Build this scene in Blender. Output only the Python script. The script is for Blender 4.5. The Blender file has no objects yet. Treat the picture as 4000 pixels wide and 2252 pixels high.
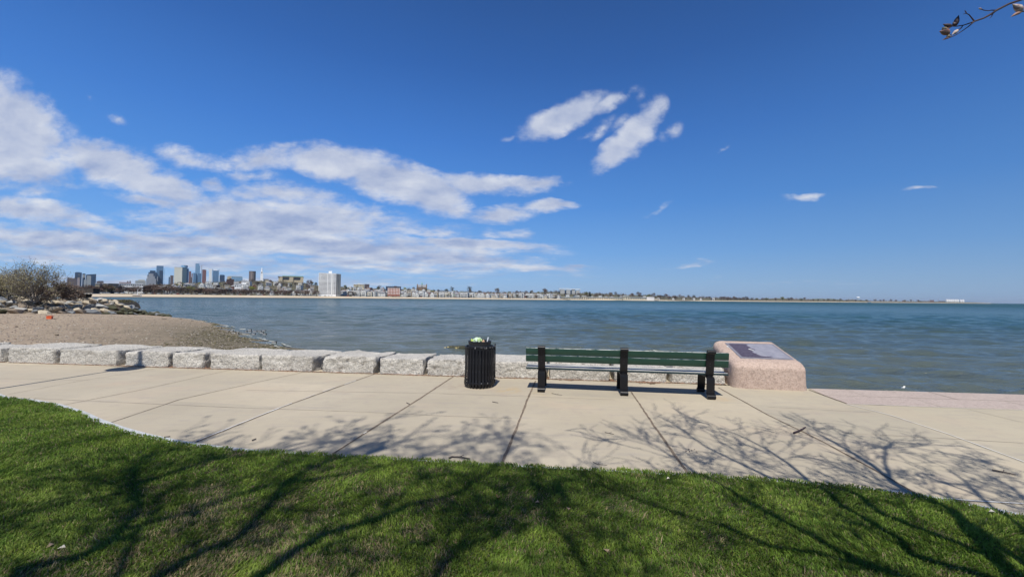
import bpy, bmesh, math, random
import numpy as np
from mathutils import Vector, Matrix, noise as mnoise, geometry as mgeo

R = math.radians
S = bpy.context.scene
COL = S.collection
rnd = random.Random(7)
nrng = np.random.RandomState(5)

# ------------------------------------------------------------------ camera
F = 1560.0                       # focal length in photo pixels (photo 4000 x 2252)
CAM = Vector((0, 0, 1.67))
PITCH, ROLL = math.atan(39 / F), 0.0100
cam_d = bpy.data.cameras.new('camera')
cam = bpy.data.objects.new('camera', cam_d); COL.objects.link(cam); S.camera = cam
cam_d.sensor_width = 36; cam_d.sensor_fit = 'HORIZONTAL'; cam_d.lens = 36 * F / 4000
cam_d.clip_start = 0.05; cam_d.clip_end = 80000
CM = Matrix.Rotation(math.pi / 2 + PITCH, 3, 'X') @ Matrix.Rotation(ROLL, 3, 'Z')
cam.matrix_world = Matrix.Translation(CAM) @ CM.to_4x4()

def ray(px, py):
    return CM @ Vector(((px - 2000) / F, -(py - 1126) / F, -1))
def at_z(px, py, z):
    d = ray(px, py); return CAM + d * ((z - CAM.z) / d.z)
def at_y(px, py, y):
    d = ray(px, py); return CAM + d * (y / d.y)
def hor(px): return 1165 + 0.01 * (px - 2000)

# ------------------------------------------------------------------ sun
SUN_EL, SUN_ROT = R(58), R(188.3)
SD = Vector((math.sin(SUN_ROT) * math.cos(SUN_EL), math.cos(SUN_ROT) * math.cos(SUN_EL), math.sin(SUN_EL)))
sl = bpy.data.lights.new('sun', 'SUN'); sl.energy = 4.9; sl.angle = R(0.53); sl.color = (1.0, 0.955, 0.88)
so = bpy.data.objects.new('sun', sl); COL.objects.link(so)
so.rotation_euler = (-SD).to_track_quat('-Z', 'Y').to_euler(); so.location = SD * 50
SHX, SHY = -SD.x / SD.z, -SD.y / SD.z          # shadow offset per metre of height

# ------------------------------------------------------------------ view
S.render.engine = 'CYCLES'
S.view_settings.view_transform = 'Standard'; S.view_settings.look = 'None'
S.view_settings.exposure = 0.12; S.view_settings.gamma = 1
S.render.resolution_x, S.render.resolution_y = 1024, 576

# ------------------------------------------------------------------ node helpers
class NT:
    def __init__(s, tree): s.t = tree; s.n = tree.nodes; s.l = tree.links
    def new(s, typ, **kw):
        n = s.n.new(typ)
        for k, v in kw.items(): setattr(n, k, v)
        return n
    def put(s, sock, v):
        if v is None: return
        if hasattr(v, 'is_output') or isinstance(v, bpy.types.NodeSocket): s.l.new(v, sock)
        else: sock.default_value = v
    def m(s, op, a, b=None, c=None, clamp=False):
        n = s.new('ShaderNodeMath', operation=op, use_clamp=clamp)
        s.put(n.inputs[0], a); s.put(n.inputs[1], b); s.put(n.inputs[2], c); return n.outputs[0]
    def vm(s, op, a, b=None, out=0):
        n = s.new('ShaderNodeVectorMath', operation=op)
        s.put(n.inputs[0], a); s.put(n.inputs[1], b); return n.outputs[out]
    def noise(s, vec, scale, detail=4, rough=0.55, dist=0.0, out='Fac'):
        n = s.new('ShaderNodeTexNoise'); s.put(n.inputs['Vector'], vec)
        n.inputs['Scale'].default_value = scale; n.inputs['Detail'].default_value = detail
        n.inputs['Roughness'].default_value = rough; n.inputs['Distortion'].default_value = dist
        return n.outputs[out]
    def voro(s, vec, scale, feature='F1', out='Distance', rnd_=1.0):
        n = s.new('ShaderNodeTexVoronoi', feature=feature); s.put(n.inputs['Vector'], vec)
        n.inputs['Scale'].default_value = scale; n.inputs['Randomness'].default_value = rnd_
        return n.outputs[out]
    def ramp(s, fac, stops, interp='LINEAR'):
        n = s.new('ShaderNodeValToRGB'); s.put(n.inputs[0], fac); cr = n.color_ramp; cr.interpolation = interp
        while len(cr.elements) < len(stops): cr.elements.new(0.5)
        for e, (p, c) in zip(cr.elements, stops):
            e.position = p; e.color = (c, c, c, 1) if isinstance(c, (int, float)) else tuple(c) + (1,) * (4 - len(c))
        return n.outputs[0]
    def mix(s, fac, a, b, blend='MIX'):
        n = s.new('ShaderNodeMix', data_type='RGBA', blend_type=blend)
        s.put(n.inputs[0], fac)
        for sk, v in ((n.inputs[6], a), (n.inputs[7], b)):
            if isinstance(v, tuple) and len(v) == 3: v = v + (1,)
            s.put(sk, v)
        return n.outputs[2]
    def maprange(s, v, a, b, c, d, smooth=False):
        n = s.new('ShaderNodeMapRange', interpolation_type='SMOOTHSTEP' if smooth else 'LINEAR')
        s.put(n.inputs[0], v)
        for i, x in enumerate((a, b, c, d)): s.put(n.inputs[i + 1], x)
        return n.outputs[0]
    def bump(s, h, strength=0.5, dist=0.02, normal=None):
        n = s.new('ShaderNodeBump'); s.put(n.inputs['Height'], h)
        n.inputs['Strength'].default_value = strength; n.inputs['Distance'].default_value = dist
        if normal is not None: s.put(n.inputs['Normal'], normal)
        return n.outputs[0]

# ------------------------------------------------------------------ world: sky + clouds (functions of view direction only)
W = bpy.data.worlds.new('World'); S.world = W; W.use_nodes = True
t = NT(W.node_tree); t.n.clear()
sky = t.new('ShaderNodeTexSky', sky_type='NISHITA', sun_disc=False, sun_elevation=SUN_EL, sun_rotation=SUN_ROT,
            altitude=0.0, air_density=1.0, dust_density=0.35, ozone_density=3.0)
bgn = t.new('ShaderNodeBackground'); t.put(bgn.inputs[0], sky.outputs[0]); bgn.inputs[1].default_value = 0.10
tc = t.new('ShaderNodeTexCoord')
sep = t.new('ShaderNodeSeparateXYZ'); t.put(sep.inputs[0], tc.outputs['Generated'])
X_, Y_, Z_ = sep.outputs
def srgb(r, g, b):
    return tuple(((c / 255 + .055) / 1.055) ** 2.4 for c in (r, g, b))
# clear spring sky: hue of the zenith-to-horizon air, blended with the physical sky
clear = t.ramp(Z_, [(0.0, srgb(150, 190, 233)), (0.04, srgb(140, 185, 234)), (0.11, srgb(112, 170, 236)), (0.22, srgb(82, 148, 228)), (0.36, srgb(62, 124, 208)), (0.50, srgb(46, 100, 178)), (0.62, srgb(38, 84, 153)), (1.0, srgb(34, 74, 134))])
side = t.maprange(X_, -0.25, 0.80, 1.03, 0.76)
clear = t.vm('SCALE', clear); t.put(clear.node.inputs['Scale'], side)
bgk = t.new('ShaderNodeBackground'); t.put(bgk.inputs[0], clear); bgk.inputs[1].default_value = 0.91
bg = t.new('ShaderNodeMixShader'); bg.inputs[0].default_value = 0.88
t.l.new(bgn.outputs[0], bg.inputs[1]); t.l.new(bgk.outputs[0], bg.inputs[2])
ysafe = t.m('MAXIMUM', Y_, 0.02)
U = t.m('DIVIDE', X_, ysafe); V = t.m('DIVIDE', Z_, ysafe)
# wind-drawn noise space: finer and flatter towards the horizon
lnv = t.m('LOGARITHM', t.m('ADD', t.m('MAXIMUM', V, 0.0), 0.07), 2.71828)
nv = t.new('ShaderNodeCombineXYZ'); t.put(nv.inputs[0], t.m('MULTIPLY', U, 3.0)); t.put(nv.inputs[1], t.m('MULTIPLY', lnv, 2.1))
n1 = t.noise(nv.outputs[0], 1.7, 9, 0.60, 0.25)
n2 = t.noise(nv.outputs[0], 6.5, 8, 0.62, 0.1)
nv2 = t.vm('ADD', nv.outputs[0], (0.05, -0.16, 0.0))
n3 = t.noise(nv2, 1.7, 9, 0.60, 0.25)
# (cx, cy, a, b, angle deg downwards right, weight) in photo pixels -> directions
CL = [(20,520,270,190,35,1.05),(110,660,230,75,5,1),(420,640,250,75,12,1),(600,720,230,70,18,.95),(330,600,120,50,10,.7),
 (745,617,190,48,12,.62),(1010,625,150,55,-5,.75),(880,640,120,50,15,.6),(1100,570,120,25,0,.4),
 (1330,640,190,70,8,1.1),(1500,690,190,80,18,1.1),(1660,750,170,75,20,1.05),(1760,810,110,40,10,.7),
 (1900,725,220,42,3,.9),(2080,725,130,26,-3,.8),(1960,838,130,36,-5,.85),(2130,812,110,24,-6,.85),
 (1072,760,260,52,3,.7),(830,722,90,30,12,.7),(960,690,120,40,0,.6),
 (600,787,170,30,9,.8),(800,825,220,35,5,.75),(1053,868,500,90,1,1.05),(1000,820,380,40,0,.8),
 (130,825,270,45,9,.9),(330,880,170,25,5,.7),(180,935,420,62,2,.85),(700,945,520,60,2,.85),
 (1304,965,760,62,2,.9),(1830,953,310,24,2,.95),(1724,1008,400,30,2,.8),(2010,912,130,22,3,.55),(1696,905,120,26,-3,.55),
 (700,1020,900,45,1,.66),(1500,1045,800,30,1,.6),(2060,1045,260,18,1,.7),(2250,1046,90,13,0,.7),(300,1075,700,20,0,.5),
 (2150,475,130,48,-25,.95),(2240,440,150,50,-30,.95),(2360,408,110,34,-24,.62),
 (2540,450,90,52,-50,.72),(2480,525,130,54,-46,.98),(2395,600,100,48,-45,.95),
 (2350,505,85,30,-42,.42),(2511,373,45,36,-40,.36),(1994,541,40,12,-10,.45),(2620,505,60,40,-30,.40),(2460,360,60,30,-30,.36),(2300,520,70,24,-35,.34),(2420,480,60,24,-40,.4),(2130,520,60,30,-25,.5),
 (466,466,60,30,18,.46),(350,378,34,16,10,.42),(3137,763,90,15,-4,.52),(3588,742,75,11,-4,.42),
 (2578,815,80,15,-28,.42),(2818,587,40,12,-35,.35),(2687,1035,100,17,-12,.46),(2800,1090,160,14,0,.35),
 (3000,1100,600,14,0,.32),(350,1110,700,30,0,.62),(1150,1095,600,22,0,.6),(1700,1085,420,16,0,.5),(900,1000,420,24,2,.55),(200,1000,330,26,2,.6),(760,850,260,50,0,.5),(1500,900,380,46,2,.5),(600,985,700,30,1,.6),(1400,1020,600,22,1,.6)]
field = None
uv = t.new('ShaderNodeCombineXYZ'); t.put(uv.inputs[0], U); t.put(uv.inputs[1], V)
wz = t.vm('SCALE', t.vm('SUBTRACT', t.noise(nv.outputs[0], 2.6, 4, 0.55, 0, 'Color'), (0.5, 0.5, 0.5)))
wz.node.inputs['Scale'].default_value = 0.05
uvw = t.vm('ADD', uv.outputs[0], wz)
for cx, cy, a, b, ang, w in CL:
    d = ray(cx, cy); u0, v0 = d.x / d.y, d.z / d.y
    mp = t.new('ShaderNodeMapping', vector_type='TEXTURE'); t.put(mp.inputs[0], uvw)
    mp.inputs['Location'].default_value = (u0, v0, 0)
    mp.inputs['Rotation'].default_value = (0, 0, -R(ang))
    mp.inputs['Scale'].default_value = (1.5 * a / F, 1.5 * b / F, 1)
    ln = t.vm('LENGTH', mp.outputs[0], out=1)
    w = w * (1.40 if w > .6 else 1.30); f = t.m('MULTIPLY_ADD', ln, -w, w)
    f = t.m('MAXIMUM', f, 0.0)
    field = f if field is None else t.m('SMOOTH_MAX', field, f, 0.10)
field = t.m('MAXIMUM', t.m('SUBTRACT', field, 0.105), 0.0)
nn = t.m('ADD', t.m('MULTIPLY', t.m('SUBTRACT', n1, 0.5), 1.35), t.m('MULTIPLY', t.m('SUBTRACT', n2, 0.5), 1.05))
gate = t.maprange(field, 0.02, 0.20, 0, 1)
dens = t.m('ADD', field, t.m('MULTIPLY', nn, gate))
alpha = t.maprange(dens, 0.06, 0.84, 0, 1, True)
front = t.maprange(Y_, 0.05, 0.25, 0, 1)
alpha = t.m('MULTIPLY', t.m('MULTIPLY', alpha, front), 0.93)
lit = t.m('ADD', t.m('MULTIPLY', t.m('SUBTRACT', n1, n3), 2.2), 0.62)
lit = t.m('SUBTRACT', lit, t.m('MULTIPLY', t.maprange(dens, 0.45, 1.2, 0, 1), 0.30), clamp=True)
lowgrey = t.maprange(V, 0.02, 0.30, 0.12, 0.0)
lit = t.m('SUBTRACT', lit, lowgrey, clamp=True)
stre = t.noise(nv.outputs[0], 3.4, 8, 0.6, 0.2)
lit = t.m('ADD', lit, t.m('MULTIPLY', t.m('SUBTRACT', stre, 0.5), t.maprange(V, 0.35, 0.05, 0.3, 1.9)), clamp=True)
ccol = t.mix(lit, (0.37, 0.45, 0.67), (0.80, 0.83, 0.90))
bgc = t.new('ShaderNodeBackground'); t.put(bgc.inputs[0], ccol); bgc.inputs[1].default_value = 0.86
mx = t.new('ShaderNodeMixShader'); t.put(mx.inputs[0], alpha); t.l.new(bg.outputs[0], mx.inputs[1]); t.l.new(bgc.outputs[0], mx.inputs[2])
wo = t.new('ShaderNodeOutputWorld'); t.l.new(mx.outputs[0], wo.inputs[0])

# ------------------------------------------------------------------ materials
MATS = {}
def material(name):
    m = bpy.data.materials.new(name); m.use_nodes = True
    t = NT(m.node_tree); t.n.clear()
    b = t.new('ShaderNodeBsdfPrincipled'); o = t.new('ShaderNodeOutputMaterial'); t.l.new(b.outputs[0], o.inputs[0])
    MATS[name] = m
    return m, t, b
def coords(t, kind='Object'):
    return t.new('ShaderNodeTexCoord').outputs[kind]
def simple(name, c1, c2=None, scale=5.0, rough=0.7, bump=0.0, bdist=0.01, metal=0.0, kind='Object', detail=4, coat=0.0, spec=None, lo=0.35, hi=0.65):
    m, t, b = material(name)
    co = coords(t, kind)
    n = t.noise(co, scale, detail, 0.6)
    if c2 is None: c2 = tuple(x * 0.75 for x in c1)
    t.put(b.inputs['Base Color'], t.ramp(n, [(lo, c1), (hi, c2)]))
    b.inputs['Roughness'].default_value = rough; b.inputs['Metallic'].default_value = metal
    if spec is not None: b.inputs['Specular IOR Level'].default_value = spec
    if coat: b.inputs['Coat Weight'].default_value = coat; b.inputs['Coat Roughness'].default_value = 0.08
    if bump: t.put(b.inputs['Normal'], t.bump(t.noise(co, scale * 4, 5, 0.65), bump, bdist))
    return m

# granite of the seawall
def granite(name, light, mid, dark, speck=70, bump=1.0):
    m, t, b = material(name)
    g = t.new('ShaderNodeNewGeometry').outputs['Position']
    big = t.noise(g, 1.3, 4, 0.6)
    base = t.ramp(big, [(0.3, mid), (0.7, light)])
    sp = t.noise(g, speck * 0.5, 4, 0.85)
    c = t.mix(t.ramp(sp, [(0.50, 0.0), (0.60, 0.85)]), base, dark)
    sp2 = t.noise(g, speck * 0.2, 5, 0.8)
    c = t.mix(t.ramp(sp2, [(0.50, 0.0), (0.62, 0.55)]), c, tuple(x * 0.6 for x in mid))
    sp3 = t.voro(g, speck * 0.8)
    c = t.mix(t.ramp(sp3, [(0.0, 0.5), (0.25, 0.0)]), c, tuple(min(1, x * 1.25) for x in light))
    t.put(b.inputs['Base Color'], c); b.inputs['Roughness'].default_value = 0.85
    h = t.m('ADD', t.noise(g, 18, 6, 0.75), t.m('MULTIPLY', t.noise(g, 7, 4, 0.6), 1.2))
    t.put(b.inputs['Normal'], t.bump(h, bump, 0.06))
    return m
M_GRANITE = granite('granite', (0.74, 0.70, 0.62), (0.56, 0.525, 0.46), (0.21, 0.195, 0.17))
M_PINK = granite('pink_granite', (0.50, 0.385, 0.315), (0.43, 0.325, 0.265), (0.29, 0.205, 0.165), 75, 0.35)

def pavement_mat():
    m, t, b = material('concrete')
    g = t.new('ShaderNodeNewGeometry').outputs['Position']
    sx = t.new('ShaderNodeSeparateXYZ'); t.put(sx.inputs[0], g)
    big = t.noise(g, 0.35, 5, 0.6)
    base = t.ramp(big, [(0.3, (0.360, 0.315, 0.232)), (0.7, (0.460, 0.405, 0.303))])
    pinkish = t.noise(g, 0.9, 3, 0.5)
    base = t.mix(t.ramp(pinkish, [(0.55, 0.0), (0.72, 0.35)]), base, (0.46, 0.355, 0.26))
    right = t.maprange(sx.outputs[0], 2.5, 7, 0, 0.5)
    base = t.mix(right, base, (0.42, 0.375, 0.265))
    st = t.noise(g, 4.5, 6, 0.7)
    base = t.mix(t.ramp(st, [(0.50, 0.0), (0.72, 0.55)]), base, (0.34, 0.29, 0.24))
    mp = t.new('ShaderNodeMapping'); t.put(mp.inputs[0], g); mp.inputs['Scale'].default_value = (0.8, 5, 1); mp.inputs['Rotation'].default_value = (0, 0, R(7))
    dr = t.noise(mp.outputs[0], 1.4, 5, 0.65)
    base = t.mix(t.ramp(dr, [(0.54, 0.0), (0.72, 0.45)]), base, (0.30, 0.27, 0.24))
    fine = t.noise(g, 160, 2, 0.7)
    base = t.mix(t.ramp(fine, [(0.35, 0.30), (0.5, 0.0)]), base, (0.25, 0.21, 0.17))
    fl = t.voro(g, 45)
    base = t.mix(t.ramp(fl, [(0.03, 0.5), (0.10, 0.0)]), base, (0.2, 0.17, 0.14))
    du = t.vm('DOT_PRODUCT', g, (0.989, -0.146, 0), out=1); dv = t.vm('DOT_PRODUCT', g, (0.146, 0.989, 0), out=1)
    cb = t.new('ShaderNodeCombineXYZ'); t.put(cb.inputs[0], t.m('FLOOR', t.m('MULTIPLY', t.m('ADD', du, 0.714), 1 / 1.8))); t.put(cb.inputs[1], t.m('FLOOR', t.m('MULTIPLY', t.m('SUBTRACT', dv, 5.5), 1 / 1.5)))
    wn_ = t.new('ShaderNodeTexWhiteNoise'); wn_.noise_dimensions = '2D'; t.put(wn_.inputs['Vector'], cb.outputs[0])
    base = t.mix(1.0, base, t.ramp(wn_.outputs['Value'], [(0.0, (0.90, 0.905, 0.915)), (1.0, (1.05, 1.035, 1.02))]), 'MULTIPLY')
    # rust / gum stains near bench feet and bin
    for (sx_, sy_, rr, colr, k) in ((-0.05, 7.35, 0.42, (0.45, 0.30, 0.12), .5), (0.55, 7.1, 0.3, (0.42, 0.31, 0.14), .4), (3.55, 6.85, 0.3, (0.46, 0.30, 0.12), .4), (-1.1, 7.6, 0.5, (0.28, 0.22, 0.17), .45)):
        dd = t.vm('DISTANCE', g, (sx_, sy_, 0.0), out=1)
        ff = t.m('MULTIPLY', t.maprange(dd, 0.0, rr, k, 0, True), t.ramp(t.noise(g, 6, 4, .7), [(0.4, 0.0), (0.6, 1.0)]))
        base = t.mix(ff, base, colr)
    t.put(b.inputs['Base Color'], base); b.inputs['Roughness'].default_value = 0.9
    t.put(b.inputs['Normal'], t.bump(t.noise(g, 120, 4, 0.7), 0.25, 0.004))
    return m
M_CONC = pavement_mat()
M_CURB = granite('curb_granite', (0.50, 0.52, 0.53), (0.40, 0.42, 0.43), (0.30, 0.31, 0.32), 90, 0.15)
M_PAVER = granite('pink_paver', (0.46, 0.385, 0.33), (0.40, 0.325, 0.28), (0.31, 0.235, 0.205), 80, 0.12)
M_JOINT = simple('joint_dark', (0.10, 0.075, 0.055), (0.22, 0.17, 0.12), 9, 0.95)
M_JFAINT = simple('joint_faint', (0.30, 0.255, 0.20), (0.42, 0.36, 0.29), 3, 0.95)
M_SEAL = simple('joint_sealant', (0.66, 0.65, 0.62), (0.50, 0.48, 0.44), 6, 0.8)

def grass_mat():
    m, t, b = material('grass_blade')
    at = t.new('ShaderNodeAttribute'); at.attribute_name = 'col'
    t.put(b.inputs['Base Color'], at.outputs['Color']); b.inputs['Roughness'].default_value = 0.6
    b.inputs['Specular IOR Level'].default_value = 0.25
    tr = t.new('ShaderNodeBsdfTranslucent'); t.put(tr.inputs[0], at.outputs['Color'])
    mx = t.new('ShaderNodeMixShader'); mx.inputs[0].default_value = 0.42
    o = [n for n in t.n if n.type == 'OUTPUT_MATERIAL'][0]
    t.l.new(b.outputs[0], mx.inputs[1]); t.l.new(tr.outputs[0], mx.inputs[2]); t.l.new(mx.outputs[0], o.inputs[0])
    return m
M_GRASS = grass_mat()
def soil_mat():
    m, t, b = material('turf_soil')
    g = t.new('ShaderNodeNewGeometry').outputs['Position']
    c = t.ramp(t.noise(g, 3, 6, 0.7), [(0.35, (0.035, 0.055, 0.012)), (0.6, (0.07, 0.075, 0.03)), (0.75, (0.16, 0.12, 0.07))])
    t.put(b.inputs['Base Color'], c); b.inputs['Roughness'].default_value = 1
    t.put(b.inputs['Normal'], t.bump(t.noise(g, 60, 4, .7), 1.0, 0.02))
    return m
M_SOIL = soil_mat()

def beach_mat():
    m, t, b = material('shingle')
    g = t.new('ShaderNodeNewGeometry').outputs['Position']
    s3 = t.new('ShaderNodeSeparateXYZ'); t.put(s3.inputs[0], g)
    c = t.ramp(t.noise(g, 0.5, 5, 0.65), [(0.3, (0.32, 0.245, 0.165)), (0.7, (0.43, 0.335, 0.235))])
    c = t.mix(t.ramp(t.noise(g, 5, 6, 0.8), [(0.45, 0.0), (0.62, 0.7)]), c, (0.20, 0.155, 0.115))
    c = t.mix(t.ramp(t.voro(g, 6.5), [(0.05, 0.8), (0.22, 0.0)]), c, (0.50, 0.44, 0.37))
    zz = t.m('ADD', s3.outputs[2], t.m('MULTIPLY', t.m('SUBTRACT', t.noise(g, 0.8, 4, 0.6), 0.5), 0.8))
    weed = t.maprange(zz, -0.85, -1.8, 0, 0.9, True)
    wc = t.ramp(t.noise(g, 7, 5, 0.7), [(0.35, (0.035, 0.03, 0.018)), (0.55, (0.12, 0.105, 0.055)), (0.7, (0.24, 0.20, 0.12))])
    nearx = t.maprange(s3.outputs[1], 62, 34, 0.0, 1)
    c = t.mix(t.m('MULTIPLY', weed, nearx), c, wc)
    t.put(b.inputs['Base Color'], c); b.inputs['Roughness'].default_value = 0.9
    t.put(b.inputs['Normal'], t.bump(t.m('ADD', t.noise(g, 12, 5, 0.7), t.noise(g, 2, 3, 0.5)), 0.9, 0.08))
    return m
M_BEACH = beach_mat()

def water_mat():
    m, t, b = material('sea')
    g = t.new('ShaderNodeNewGeometry').outputs['Position']
    s3 = t.new('ShaderNodeSeparateXYZ'); t.put(s3.inputs[0], g)
    dist = t.vm('LENGTH', g, out=1)
    # body colour: brown-grey and silty by the wall and over the shoal, green-teal further out
    silt = t.maprange(dist, 12, 130, 1, 0, True)
    tint = t.mix(silt, (0.024, 0.068, 0.066), (0.092, 0.106, 0.086))
    mp0 = t.new('ShaderNodeMapping'); t.put(mp0.inputs[0], g); mp0.inputs['Scale'].default_value = (0.25, 1, 1)
    patch = t.noise(mp0.outputs[0], 0.02, 4, 0.6)
    tint = t.mix(t.ramp(patch, [(0.40, 0.0), (0.65, 0.6)]), tint, (0.016, 0.045, 0.060))
    t.put(b.inputs['Base Color'], tint)
    b.inputs['Roughness'].default_value = 0.12; b.inputs['IOR'].default_value = 1.333
    t.put(b.inputs['Roughness'], t.maprange(dist, 20, 800, 0.10, 0.34)); t.put(b.inputs['Specular IOR Level'], t.maprange(t.m('POWER', dist, 0.5), 5, 24, 0.5, 0.09))
    def stretched(rot, sx, sy):
        mp = t.new('ShaderNodeMapping'); t.put(mp.inputs[0], g)
        mp.inputs['Rotation'].default_value = (0, 0, R(rot)); mp.inputs['Scale'].default_value = (sx, sy, 1)
        return mp.outputs[0]
    h = t.m('MULTIPLY', t.noise(stretched(12, 0.5, 1), 2.4, 5, 0.7), 0.16)
    h2 = t.m('MULTIPLY', t.noise(stretched(-8, 0.38, 1), 0.7, 5, 0.65), 0.50)
    h3 = t.m('MULTIPLY', t.noise(stretched(5, 0.25, 1), 0.16, 4, 0.6), t.maprange(dist, 30, 400, 0.9, 4.0))
    hh = t.m('ADD', t.m('ADD', h, h2), h3)
    t.put(b.inputs['Normal'], t.bump(hh, 1.0, 0.9))
    return m
M_SEA = water_mat()

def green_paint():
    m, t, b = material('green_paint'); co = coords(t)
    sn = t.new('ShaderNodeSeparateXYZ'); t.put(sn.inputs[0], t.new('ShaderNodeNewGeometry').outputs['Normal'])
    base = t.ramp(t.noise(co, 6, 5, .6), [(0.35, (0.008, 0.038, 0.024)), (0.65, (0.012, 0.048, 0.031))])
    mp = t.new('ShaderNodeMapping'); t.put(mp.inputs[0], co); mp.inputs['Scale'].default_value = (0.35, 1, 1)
    pale_top = t.m('MULTIPLY', t.m('GREATER_THAN', sn.outputs[2], 0.35), t.ramp(t.noise(mp.outputs[0], 14, 5, .75), [(0.44, 0.0), (0.52, 1.0)]))  # upward-facing surfaces flecked pale by noise
    t.put(b.inputs['Base Color'], t.mix(pale_top, base, (0.60, 0.60, 0.55))); b.inputs['Roughness'].default_value = 0.45
    t.put(b.inputs['Normal'], t.bump(t.noise(co, 24, 4, .6), .1, .002)); return m
M_PAINT_G = green_paint()
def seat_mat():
    m, t, b = material('green_paint_glare')
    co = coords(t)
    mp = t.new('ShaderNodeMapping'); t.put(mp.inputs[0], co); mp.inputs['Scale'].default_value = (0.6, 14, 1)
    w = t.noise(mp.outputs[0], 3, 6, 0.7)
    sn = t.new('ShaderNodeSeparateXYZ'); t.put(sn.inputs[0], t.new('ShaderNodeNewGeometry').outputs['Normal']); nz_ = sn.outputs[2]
    c = t.mix(t.m('MULTIPLY', t.ramp(w, [(0.40, 0.0), (0.56, 1.0)]), t.m('GREATER_THAN', nz_, 0.8)), (0.012, 0.030, 0.034), (0.64, 0.61, 0.55))  # pale streaks on upward faces: sky glare painted into the colour
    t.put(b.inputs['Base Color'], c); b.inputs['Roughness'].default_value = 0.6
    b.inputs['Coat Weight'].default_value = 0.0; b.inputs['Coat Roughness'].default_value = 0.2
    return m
M_SEAT = seat_mat()
def black_metal(name, wear):
    m, t, b = material(name)
    co = coords(t)
    mp = t.new('ShaderNodeMapping'); t.put(mp.inputs[0], co); mp.inputs['Scale'].default_value = (22, 22, 3.5)
    w = t.noise(mp.outputs[0], 1.6, 6, 0.75)
    c = t.mix(t.ramp(w, [(0.585 if wear else 0.8, 0.0), (0.65 if wear else .95, 0.9)]), (0.006, 0.006, 0.008), (0.42, 0.42, 0.43))
    t.put(b.inputs['Base Color'], c); b.inputs['Roughness'].default_value = 0.42
    b.inputs['Specular IOR Level'].default_value = 0.35
    t.put(b.inputs['Normal'], t.bump(t.noise(co, 90, 3, .6), 0.15, 0.002))
    return m
M_BLACK = black_metal('black_enamel', False)
M_BLACKW = black_metal('worn_black_enamel', True)
M_LINER = simple('black_plastic', (0.012, 0.012, 0.014), (0.02, 0.02, 0.022), 8, 0.5)
M_BARK = simple('bark', (0.10, 0.085, 0.075), (0.055, 0.045, 0.04), 14, 0.9, 0.5, 0.01)
M_TWIG = simple('twig_bark', (0.035, 0.018, 0.022), (0.05, 0.025, 0.025), 14, 0.6)
M_BUD = simple('bud_scale', (0.16, 0.06, 0.05), (0.28, 0.16, 0.12), 60, 0.6)
M_BUDG = simple('bud_green', (0.10, 0.10, 0.04), (0.35, 0.28, 0.2), 60, 0.6)

# ------------------------------------------------------------------ object helpers
def tag(o, label=None, cat=None, group=None, kind=None):
    if label: o['label'] = label
    if cat: o['category'] = cat
    if group: o['group'] = group
    if kind: o['kind'] = kind
    return o
def empty(name, loc=(0, 0, 0), rz=0.0):
    o = bpy.data.objects.new(name, None); COL.objects.link(o); o.location = loc; o.rotation_euler = (0, 0, rz)
    o.empty_display_size = 0.2
    return o
def copy_tree(o, parent=None):
    c = o.copy(); COL.objects.link(c)
    if parent is not None: c.parent = parent
    for ch in list(o.children): copy_tree(ch, c)
    return c

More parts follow.
